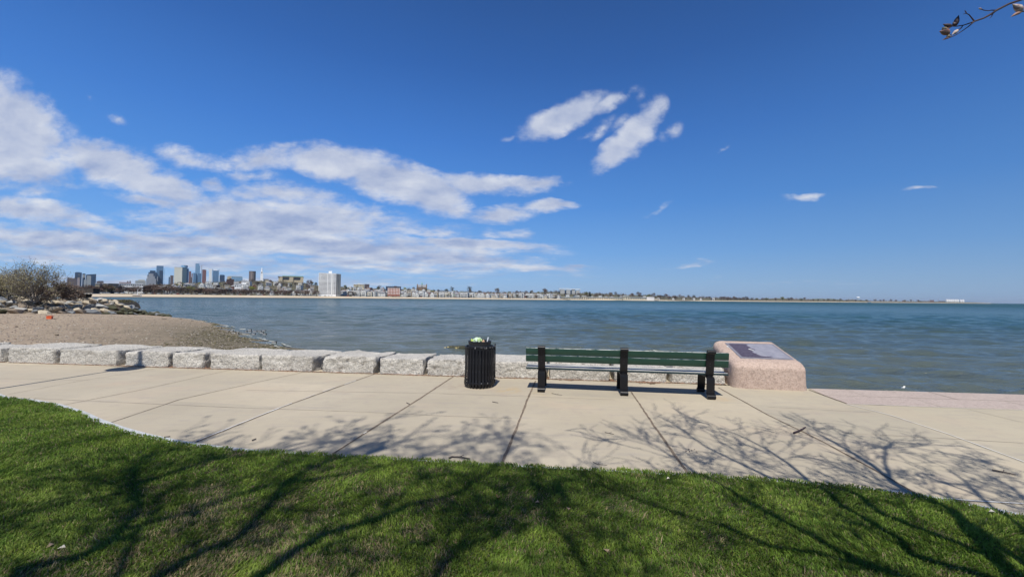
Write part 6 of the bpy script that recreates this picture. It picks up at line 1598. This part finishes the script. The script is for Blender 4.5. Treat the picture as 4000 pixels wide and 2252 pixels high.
bld('high_school', 'long tan stone school with pale green copper roof on the hilltop', 'school', 1137, 1108, Ds(1137) + 470, [('wall', F_TAN, [(1088, 1186, 1083, 1110, 18)]), ('pavilion', F_TAN, [(1092, 1104, 1082, 1110, 3, -3.2)]), ('pavilion', F_TAN, [(1130, 1146, 1082, 1110, 3, -3.2)]), ('pavilion', F_TAN, [(1174, 1186, 1082, 1110, 3, -3.2)]), ('window_band', M_WIN, [(1105, 1129, 1086, 1092, .5, -.6)]), ('window_band', M_WIN, [(1147, 1173, 1086, 1092, .5, -.6)]), ('dark_eaves', M_ROOFB, [(1086, 1188, 1080.6, 1082.9 - .9, 22, -2)]), ('copper_roof', M_OXID, [(1103, 1185, 1077.2, 1080.5, 17, 0)])])
# white waterfront apartment tower with its own windows
def apt():
    Yd = Ds(1287) + 62; o = at_y(1287, 1156, Yd); root = empty('apartment_tower', o); face(root, 1287); tag(root, 'tall white apartment tower with rows of dark windows standing on the beach front', 'apartment tower')
    X = lambda px: (at_y(px, 1156, Yd) - o).x; Z = lambda y: (at_y(1287, y, Yd) - o).z
    m = MB(); m.box(X(1244), X(1312), 0, 26, -4, Z(1067)); m.build('wall', M_WPAINT, root)
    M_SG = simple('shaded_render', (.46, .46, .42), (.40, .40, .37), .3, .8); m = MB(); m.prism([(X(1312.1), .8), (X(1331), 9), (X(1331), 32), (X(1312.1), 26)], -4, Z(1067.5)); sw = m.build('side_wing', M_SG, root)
    m = MB(); m.box(X(1282), X(1295), 4, 14, Z(1066.9), Z(1057.5)); m.build('penthouse', M_WPAINT, root)
    m = MB(); m.box(X(1244) - .4, X(1312) + .2, -.4, -.01, Z(1066.9), Z(1066.0)); m.build('parapet', M_WPAINT, root)
    m = MB(); m.box(X(1295.5), X(1296.6), -.25, 0.0, 0, Z(1070)); m.build('recess_shade_strip', M_SG, root)  # flat strip on the wall, a recess's shade put into its colour
    xs = [1247.5, 1252.5, 1257, 1261.5, 1266, 1270.5, 1275, 1281, 1286, 1291, 1300, 1305, 1309]
    wmesh = MB(); wmesh.box(-.85, .85, -.22, .03, -.66, .66); wm_ = wmesh.mesh('window', M_WIN); allw = []
    nrow = 17
    for r in range(nrow):
        z = Z(1071.5) - r * (Z(1071.5) - Z(1147)) / (nrow - 1)
        for x in xs: allw.append((X(x), z))
    rr2 = random.Random(1)
    for i, (x, z) in enumerate(allw[:91]): part('window', wm_, root, (x, 0, z))
    m = MB()
    for x, z in allw[91:]: m.box(x - .95, x + .95, -.22, .03, z - .72, z + .72)
    o2 = m.build('window_rows', M_WIN, root); o2['kind'] = 'stuff'
    m = MB(); a = Vector((X(1312.1), .8, 0)); b = Vector((X(1331), 9, 0)); d = (b - a).normalized(); ang = math.atan2(d.y, d.x)
    for r in range(nrow):
        z = Z(1072) - r * (Z(1072) - Z(1147)) / (nrow - 1)
        for f in (.18, .5, .82):
            p = a.lerp(b, f); m.box(-1.1, 1.1, -.25, .03, -.7, .7, 0, Matrix.Translation((p.x, p.y, z)) @ Matrix.Rotation(ang, 4, 'Z'))
    o3 = m.build('window_rows', M_WIN, sw); o3['kind'] = 'stuff'
apt()
def simple_block(name, label, cat, x0, x1, yt, yb, off, mat, roof, dep=16, nwin=(5, 3), wmat=None, extra=None):
    Yd = Ds((x0 + x1) / 2) + off; xm = (x0 + x1) / 2; r, o = bld(name, label, cat, xm, yb, Yd, [('wall', mat, [(x0, x1, yt, yb + 6, dep)]), ('roof', roof, [(x0 - .4, x1 + .4, yt - .9, yt - .05, dep + 1, -.4)])] + (extra or []))
    X = lambda px: (at_y(px, yb, Yd) - o).x; Z = lambda y: (at_y(xm, y, Yd) - o).z
    if nwin:
        nx, nz = nwin; ww = (X(x1) - X(x0)) / nx * .25; hh = (Z(yt) - Z(yb)) / nz * .24; mm = MB(); mm.box(-ww, ww, -.2, .03, -hh, hh); me = mm.mesh('window', wmat or M_WIN)
        for i in range(nx):
            for j in range(nz): part('window', me, r, (X(x0) + (X(x1) - X(x0)) * (i + .5) / nx, 0, Z(yb) + (Z(yt) - Z(yb)) * (j + .55) / nz))
    return r
simple_block('brick_apartment', 'red brick apartment block with white windows behind the beach', 'apartment block', 1514, 1563, 1124, 1150, 75, facade('red_brick', (.33, .135, .09), (.28, .11, .075), 8, 3.3), M_ROOFG, 18, (8, 5), M_WPAINT, [('roof_plant', F_DARKBRICK, [(1539, 1551, 1116.5, 1122.9, 8, 3)])])
simple_block('long_block', 'long dark blue-grey block behind the red brick apartments', 'block', 1507, 1567, 1118.5, 1130, 330, GL_D, M_ROOFG, 16, None)
simple_block('cream_hall', 'cream-yellow institutional building with crenellated roof on the upper slope', 'institution', 1381, 1423, 1110, 1124, 380, facade('cream_wall', (.60, .53, .38), (.52, .46, .34), 7, 4), M_WPAINT, 16, (7, 2), None, [('turret', MATS['cream_wall'], [(1400, 1404, 1106, 1109.0, 4, 2)])])
simple_block('brown_hall', 'dark brown flat block adjoining the cream building', 'block', 1423.5, 1443, 1110, 1124, 384, F_BRN, M_ROOFG, 16, (4, 2))
simple_block('flats', 'tan panelled flats at the left end of the shoreline buildings', 'flats', 371, 390, 1107, 1142, 95, F_TAN, M_WPAINT, 14, (3, 4))
simple_block('flats', 'charcoal bay between the two tan flats', 'flats', 390.5, 398.5, 1107.5, 1142, 96, F_CHAR, M_ROOFG, 14, (2, 4))
simple_block('flats', 'second tan panelled flats, right of the charcoal bay', 'flats', 399, 421, 1106.5, 1142, 95, F_TAN, M_WPAINT, 14, (4, 4))
simple_block('flats', 'broad charcoal glass flats between tan and white flats', 'flats', 421.5, 465, 1107.5, 1142, 97, F_CHAR, M_ROOFG, 14, (8, 4))
simple_block('flats', 'long white flats with bright roof edge behind the stranded boat', 'flats', 465.5, 560, 1107.5, 1140, 95, F_WHT, M_WPAINT, 14, (13, 3))
simple_block('villa', 'pale yellow villa among the trees below the steeple', 'villa', 1036, 1050, 1090, 1116, 330, MATS['cream_wall'], M_ROOFG, 12, (3, 3))
simple_block('white_villa', 'large white house with dark bay windows left of the steeple hill', 'villa', 942, 962, 1096, 1118, 250, M_WPAINT, M_ROOFG, 12, (4, 2))
simple_block('warehouse', 'low white gabled shed at the foot of the hill left of the villa', 'shed', 916, 944, 1111, 1124, 170, M_WPAINT, M_ROOFW, 12, (4, 1))
simple_block('white_cube', 'bright windowless white block at the right end of the bathhouse', 'block', 2526, 2556, 1160, 1170, 20, M_WDIM, M_WDIM, 12, None, extra=[('lower_annex', M_SEAW, [(2556.2, 2575, 1165, 1172, 10, 1)])])
# gothic church with copper cupola
def church():
    Yd = Ds(1648) + 420; o = at_y(1648, 1134, Yd); root = empty('cupola_church', o); face(root, 1648); tag(root, 'large brown gothic church with slate roof, twin pinnacles and green copper cupola', 'church'); X = lambda px: (at_y(px, 1134, Yd) - o).x; Z = lambda y: (at_y(1648, y, Yd) - o).z
    F_CH = simple('church_stone', (.24, .17, .12), (.17, .12, .09), .2, .9); m = MB(); m.box(X(1627), X(1667), 0, 26, -8, Z(1121)); m.build('nave_wall', F_CH, root)
    m = MB(); z0, z1 = Z(1121), Z(1111.5); m.add([(X(1627), -1, z0), (X(1667), -1, z0), (X(1667), 27, z0), (X(1627), 27, z0), (X(1630), 13, z1), (X(1664), 13, z1)], [(0, 1, 5, 4), (1, 2, 5), (2, 3, 4, 5), (3, 0, 4)]); m.build('roof', M_ROOFG, root)
    for x in (1630, 1666):
        m = MB(); w = X(1632) - X(1630); m.box(X(x) - w, X(x) + w, -2.2, 2, -8, Z(1112)); m.tube([(X(x), -.5, Z(1112)), (X(x), -.5, Z(1107.5))], [w, .2], 6); m.build('pinnacle', F_CH, root)
    m = MB(); w = X(1650.4) - X(1648); m.lathe([(w, Z(1113)), (w, Z(1108)), (w * 1.3, Z(1107.8)), (w, Z(1105.6)), (w * .4, Z(1103.6)), (.3, Z(1099))], 10, c=(0, 13, 0)); m.build('cupola', M_OXID, root)
    m = MB(); w = X(1651) - X(1648); m.add([(-2 * w, -.6, Z(1121)), (2 * w, -.6, Z(1121)), (0, -.6, Z(1113.4)), (0, 12, Z(1113.4)), (-2 * w, 12, Z(1121)), (2 * w, 12, Z(1121))], [(0, 1, 2), (0, 2, 3, 4), (1, 5, 3, 2)]); m.build('cross_gable', M_ROOFG, root)
church()
# modern building with flying roof frames
def frames():
    Yd = Ds(2225) + 330; o = at_y(2225, 1142, Yd); root = empty('modern_school', o); tag(root, 'white modern building with flat projecting roof frames on the crest', 'school'); X = lambda px: (at_y(px, 1142, Yd) - o).x; Z = lambda y: (at_y(2225, y, Yd) - o).z
    m = MB()
    for a, b, t_ in ((2188, 2206, 1130), (2212, 2228, 1131), (2234, 2246, 1130), (2250, 2264, 1133)): m.box(X(a), X(b), 0, 14, -6, Z(t_))
    m.build('wall', F_PALE2, root); m = MB(); m.box(X(2206.1), X(2233), 2, 14, -6, Z(1134)); m.build('glazed_link', GL_D, root)
    m = MB(); m.box(X(2184), X(2225), -2, 12, Z(1127.6), Z(1126)); m.box(X(2226), X(2266), -2, 12, Z(1129.4), Z(1127.8)); m.box(X(2184), X(2185), -2, 12, Z(1132), Z(1127.65)); m.box(X(2265), X(2266), -2, 12, Z(1133), Z(1129.45)); m.build('roof_frame', M_WPAINT, root)
frames()
def bathhouse():
    Yd = Ds(2350) + 38; o = at_y(2350, 1166, Yd); root = empty('bathhouse', o); tag(root, 'very long low tan bathhouse with grey-green roof and two raised pavilions on the sand', 'bathhouse')
    X = lambda px: (at_y(px, 1166, Yd) - o).x; Z = lambda px, y: (at_y(px, y, Yd) - o).z; M_BT = simple('bathhouse_wall', (.62, .54, .40), (.54, .47, .35), .1, .9); M_BR = simple('bathhouse_roof', (.22, .235, .22), (.17, .18, .175), .1, .8)
    segs = [(2190, 2270, 0), (2295, 2430, 0), (2462, 2525, 0)]; m = MB(); mr = MB(); mw = MB()
    for a, b, _ in segs:
        z0 = Z((a + b) / 2, 1168); zt = z0 + 4.6
        m.box(X(a), X(b), 0, 10, z0 - 3, zt); mr.add([(X(a), -1.2, zt + .02), (X(b), -1.2, zt + .02), (X(b), 11, zt + .02), (X(a), 11, zt + .02), (X(a), 5, zt + 2.6), (X(b), 5, zt + 2.6)], [(0, 1, 5, 4), (2, 3, 4, 5), (0, 4, 3), (1, 2, 5)])
        n = int((b - a) / 9)
        for i in range(n): xx = X(a + (b - a) * (i + .5) / n); mw.box(xx - 1.2, xx + 1.2, -.2, .03, z0 + .8, z0 + 3.2)
    m.build('wall', M_BT, root); mr.build('roof', M_BR, root); w_ = mw.build('openings', M_WIN, root)
    for a, b in ((2271, 2293), (2431.5, 2460)):
        m = MB(); z0 = Z((a + b) / 2, 1168); m.box(X(a), X(b), -3, 12, z0 - 3, z0 + 8.5); pv = m.build('pavilion', M_BT, root)
        m = MB(); e = 1.2; m.add([(X(a) - e, -4, z0 + 8.52), (X(b) + e, -4, z0 + 8.52), (X(b) + e, 13, z0 + 8.52), (X(a) - e, 13, z0 + 8.52), (X(a) + 5, 4.5, z0 + 12.5), (X(b) - 5, 4.5, z0 + 12.5)], [(0, 1, 5, 4), (1, 2, 5), (2, 3, 4, 5), (3, 0, 4), (3, 2, 1, 0)]); m.build('roof', M_BR, pv)
        for i in range(3): m = MB(); xx = X(a + (b - a) * (i + .5) / 3); m.box(xx - 1.4, xx + 1.4, -3.2, -2.95, z0 + .5, z0 + 6.5); m.build('archway', M_WIN, pv)
bathhouse()
def groyne(x0, y0, x1, y1, lab):
    a = at_z(x0, y0, WZ + 2.2) if False else shore_pt(x0, sandw(x0) * .95, .2); b = shore_pt(x1, -12, 0); b.z = WZ + .7; d = (b - a); n = Vector((-d.y, d.x, 0)).normalized() * 2.2
    m = MB(); m.add([a + n, a - n, b - n, b + n, a + n - Vector((0, 0, 4)), a - n - Vector((0, 0, 4)), b - n - Vector((0, 0, 3)), b + n - Vector((0, 0, 3))], [(0, 1, 2, 3), (0, 4, 5, 1), (1, 5, 6, 2), (2, 6, 7, 3), (3, 7, 4, 0)])
    tag(m.build('groyne', simple('wet_stone', (.10, .095, .08), (.16, .15, .125), .3, .9)), lab, 'groyne', 'stone groynes on the far beach')
groyne(2200, 1163, 2229, 1172, 'dark stone groyne crossing the far beach below the left bathhouse wing'); groyne(2360, 1167, 2440, 1175, 'long dark groyne below the right bathhouse pavilion'); groyne(2620, 1170, 2726, 1177, 'dark groyne running out by the small harbour')
# far islands, water tower, tanks
def headland(name, pts, Yd, mat, lab):
    A = []
    for x, yt in pts: A.append((at_y(x, yt, Yd), at_y(x, yt, Yd)))
    xs_ = [a[0].x for a in A]; zs = [max(a[0].z, WZ + .2) for a in A]; ys_ = [Yd, Yd + 120, Yd + 420, Yd + 800]
    Xg = np.tile(np.array(xs_), (4, 1)); Yg = np.array(ys_)[:, None] * np.ones((1, len(xs_))); Zg = np.stack([np.full(len(xs_), WZ - 2), WZ + 1 + (np.array(zs) - WZ) * .45, np.array(zs), np.full(len(xs_), WZ - 2)])
    tag(grid_obj(name, Xg, Yg, Zg, mat), kind='structure')
M_ISL = simple('island_scrub', (.10, .095, .06), (.16, .14, .095), .01, 1); M_ISG = simple('green_bluff', (.11, .14, .07), (.08, .10, .055), .01, 1)
headland('island', [(3200, 1176), (3240, 1170), (3270, 1167), (3300, 1165.5), (3322, 1167), (3345, 1166), (3375, 1173), (3440, 1175), (3500, 1176), (3560, 1177), (3640, 1178), (3740, 1179), (3800, 1178), (3820, 1177), (3840, 1178), (3880, 1181), (3930, 1184)], 5200, M_ISG, '')
def wtower():
    Yd = 5200; o = at_y(3352, 1172, Yd); root = empty('water_tower', o); tag(root, 'white mushroom-shaped water tower on the far headland', 'water tower'); h = (at_y(3352, 1159, Yd) - o).z; r = (at_y(3357.5, 1160, Yd) - at_y(3352, 1160, Yd)).x
    m = MB(); m.lathe([(r * .2, h * .5), (r * .9, h * .62), (r, h * .78), (r * .8, h * .95), (r * .1, h)], 20); m.build('tank', M_WPAINT, root, smooth=60)
    for i in range(5): a = i * 1.2566; m = MB(); m.tube([(r * .7 * math.cos(a), r * .7 * math.sin(a), -4), (r * .55 * math.cos(a), r * .55 * math.sin(a), h * .6)], [1.1, 1.1], 5); m.build('leg', M_WPAINT, root)
wtower()
Yd = 5400
tprev = None
for i, px in enumerate([3699, 3707, 3715, 3723, 3732, 3741, 3753, 3762]):
    o = at_y(px, 1181, Yd); h = (at_y(px, 1168.5 if i < 6 else 1169.5, Yd) - o).z; r = (at_y(px + 3.6, 1180, Yd) - at_y(px, 1180, Yd)).x
    root = empty('storage_tank', o); tag(root, f"{['first', 'second', 'third', 'fourth', 'fifth', 'sixth', 'seventh', 'last'][i]} from the left of the tall white tanks on the far right headland", 'tank', 'white tanks on the headland')
    m = MB(); m.lathe([(r, -20), (r, h * .86), (r * .75, h * .95), (r * .2, h)], 18); m.build('shell', M_WDIM, root, smooth=50); m = MB(); m.lathe([(r * .25, h), (r * .25, h * 1.06)], 10); m.build('cap', M_WPAINT, root)
def hangar(x0, x1, yt, yb, mat, lab, roofm=None):
    Yd = 5300; bld('plant_building', lab, 'building', (x0 + x1) / 2, yb, Yd, [('wall', mat, [(x0, x1, yt, yb + 3, 60)]), ('roof', roofm or M_ROOFG, [(x0 - .3, x1 + .3, yt - .7, yt - .05, 64, -2)])])
M_REDB = simple('red_brick_far', (.26, .12, .11), (.2, .1, .1), .05, .8)
hangar(3632, 3648, 1172, 1180, M_REDB, 'small red block between two thin masts on the right headland'); hangar(3524, 3538, 1173.5, 1180, M_REDB, 'left red-brown shed on the far right headland'); hangar(3556, 3572, 1175, 1180, M_WPAINT, 'low pale shed between the two red sheds on the headland'); hangar(3585, 3600, 1175, 1180, M_REDB, 'second low red shed on the far right headland')
hangar(3600.5, 3630, 1175.5, 1181, M_SEAW, 'long tan low building left of the red block with masts'); hangar(3666, 3690, 1175.5, 1181, M_REDB, 'low maroon building just left of the white tanks')
for px, lb in ((3632, 'thin mast left of the small red block'), (3648, 'thin mast right of the small red block'), (3666, 'isolated thin mast between the red block and the tanks')):
    o = at_y(px, 1181, 5290); m = MB(); h = (at_y(px, 1166.5, 5290) - o).z; m.tube([(0, 0, 0), (0, 0, h)], [1.0, .6], 5); m.box(-3, 3, -.4, .4, h * .78, h * .82); tag(m.build('mast', M_ROOFG, loc=o), lb, 'mast', 'masts on the headland')

# ---- boats
M_HULL = simple('hull_white', (.78, .79, .80), (.7, .7, .72), .5, .35); M_HBLUE = simple('hull_stripe', (.03, .05, .10), (.04, .06, .12), .5, .4)
def boat(p, L, lab, mast=0, rz=0.0, cabin=True):
    root = empty('boat', p, rz); tag(root, lab, 'boat'); n = 10; V_ = []; F_ = []
    for i in range(n + 1):
        f = i / n; x = (f - .5) * L; w = L * .15 * (1 - max(0, (f - .45) / .55) ** 2.2); sh = L * (.09 + .05 * f * f); kz = -L * .03 * (1 - f * .3)
        V_ += [(x, -w, sh), (x, -w * .75, sh * .3), (x, 0, kz), (x, w * .75, sh * .3), (x, w, sh)]
    for i in range(n):
        for j in range(4): a = i * 5 + j; F_.append((a, a + 1, a + 6, a + 5))
        F_.append((i * 5 + 4, i * 5, i * 5 + 5, i * 5 + 9))
    F_.append((0, 4, 3, 2, 1)); m = MB(); m.add(V_, F_); m.build('hull', M_HULL, root)
    m = MB(); m.box(-L * .38, L * .30, -L * .152, L * .152, L * .045, L * .075); m.build('waterline_stripe', M_HBLUE, root)
    if cabin: m = MB(); m.bbox(-L * .18, L * .14, -L * .09, L * .09, L * .11, L * .22, L * .02); c = m.build('cabin', M_HULL, root); m = MB(); m.box(-L * .15, L * .11, -L * .094, L * .094, L * .15, L * .19); m.build('cabin_window', M_WIN, c)
    if mast: m = MB(); m.tube([(L * .05, 0, L * .1), (L * .05, 0, mast)], [L * .03, L * .02], 6); m.tube([(L * .05, 0, L * .26), (-L * .38, 0, L * .25)], [L * .018, L * .018], 6); m.build('mast', M_HULL, root)
    return root
b_ = shore_pt(535, sandw(535) * .35, .4); boat(b_, 10.5, 'white sailing boat stranded on the far left beach with a bare mast', 9.5, 0.75, False)
for px, py, L, lb in ((3062, 1178, 15, 'white motor boat moored off the far beach, leftmost of three'), (3239, 1179, 12, 'small white boat moored in the middle of the three'), (3396, 1181, 16, 'white boat moored farthest right before the headland'), (2817, 1172.5, 13, 'white boat lying at the small harbour')):
    Yb_ = F * 3.57 / (py - hor(px)); p = at_y(px, hor(px), Yb_); p.z = WZ + .1; boat(p, L * Yb_ / 1700 if px > 3000 else L, lb, 0, rnd.uniform(-.3, .3))
# ---- cars along the shore road
M_TYRE = simple('tyre', (.02, .02, .02), (.03, .03, .03), 3, .9)
def car_proto(cn, c):
    root = empty('parked_car'); mt = simple('car_' + cn, c, tuple(x * .9 for x in c), .3, .35, coat=.5)
    m = MB(); m.bbox(-2.2, 2.2, -.88, .88, .35, .95, .12); m.build('body', mt, root, smooth=40)
    m = MB(); m.hull([(x, y, z) for x, y, z in ((-1.5, -.78, .94), (1.2, -.78, .94), (-1.5, .78, .94), (1.2, .78, .94), (-1.1, -.65, 1.48), (.5, -.65, 1.48), (-1.1, .65, 1.48), (.5, .65, 1.48))]); m.build('cabin_glass', M_WIN, root)
    m = MB(); m.bbox(-1.08, .48, -.62, .62, 1.47, 1.53, .02); m.build('roof', mt, root)
    wm_ = MB(); wm_.lathe([(.33, -.1), (.33, .1)], 12); wme = wm_.mesh('wheel', M_TYRE)
    for x in (-1.4, 1.4):
        for y in (-.8, .8): w = part('wheel', wme, root, (x, y, .33)); w.rotation_euler = (R(90), 0, 0)
    return root
CP_ = {}
for cn, c in (('white', (.72, .72, .72)), ('silver', (.42, .43, .44)), ('black', (.03, .03, .035)), ('red', (.45, .04, .03)), ('blue', (.05, .10, .22))): CP_[cn] = car_proto(cn, c)
usedc = set()
px = 395
while px < 2180:
    cn = pick(rr, [('white', 5), ('silver', 3), ('black', 1.5), ('red', .7), ('blue', .7)])
    o = CP_[cn] if cn not in usedc else copy_tree(CP_[cn]); usedc.add(cn)
    o.location = shore_pt(px, sandw(px) + 6, .45); o.rotation_euler = (0, 0, rr.uniform(-.1, .1)); o.scale = (1.15,) * 3
    later(o, f'{cn} parked car', f'on the shore road {zone(px)}', px, 'car', 'cars parked along the far beach'); px += rr.choice([7, 9, 12, 22, 34])
for c in CP_.values():
    if c.location.length < 1: 
        for ch in list(c.children): bpy.data.objects.remove(ch)
        bpy.data.objects.remove(c)
for key, pr in list(HP.items()):
    if pr.name not in HUSED:
        for ch in list(pr.children): bpy.data.objects.remove(ch)
        bpy.data.objects.remove(pr)

# ================================================================== air: thin even haze round the whole scene
def haze():
    m = bpy.data.materials.new('haze_air'); m.use_nodes = True; nt_ = m.node_tree; nt_.nodes.clear()
    v = nt_.nodes.new('ShaderNodeVolumePrincipled'); o = nt_.nodes.new('ShaderNodeOutputMaterial'); nt_.links.new(v.outputs[0], o.inputs['Volume'])
    v.inputs['Color'].default_value = (.74, .86, 1.0, 1); v.inputs['Density'].default_value = 2.6e-5; v.inputs['Anisotropy'].default_value = 0.2
    mb = MB(); mb.box(-46000, 46000, -30, 46500, -7.0, 260); o_ = mb.build('haze', m); tag(o_, kind='stuff')
haze()
# ================================================================== labels that single each repeat out
ORD = ['first', 'second', 'third', 'fourth', 'fifth', 'sixth', 'seventh', 'eighth', 'ninth', 'tenth', 'eleventh', 'twelfth', 'thirteenth', 'fourteenth', 'fifteenth', 'sixteenth', 'seventeenth', 'eighteenth', 'nineteenth', 'twentieth'] + ['twenty-' + w for w in ('first', 'second', 'third', 'fourth', 'fifth', 'sixth', 'seventh', 'eighth', 'ninth')] + ['thirtieth'] + ['thirty-' + w for w in ('first', 'second', 'third', 'fourth', 'fifth', 'sixth', 'seventh', 'eighth', 'ninth')]
def finish_labels():
    by = {}
    for it in PEND: by.setdefault((it[1], it[2].strip()), []).append(it)
    for (desc, place), items in by.items():
        items.sort(key=lambda i: i[3])
        for k, (o, _, _, px, cat, group) in enumerate(items):
            if len(items) == 1: lab = f'{desc}, {place}'
            elif len(items) == 2: lab = f"{['left', 'right'][k]} {desc} of two, {place}"
            else: lab = f'{ORD[min(k, 38)]} {desc} from left, {place}'
            tag(o, lab, cat, group)
finish_labels()
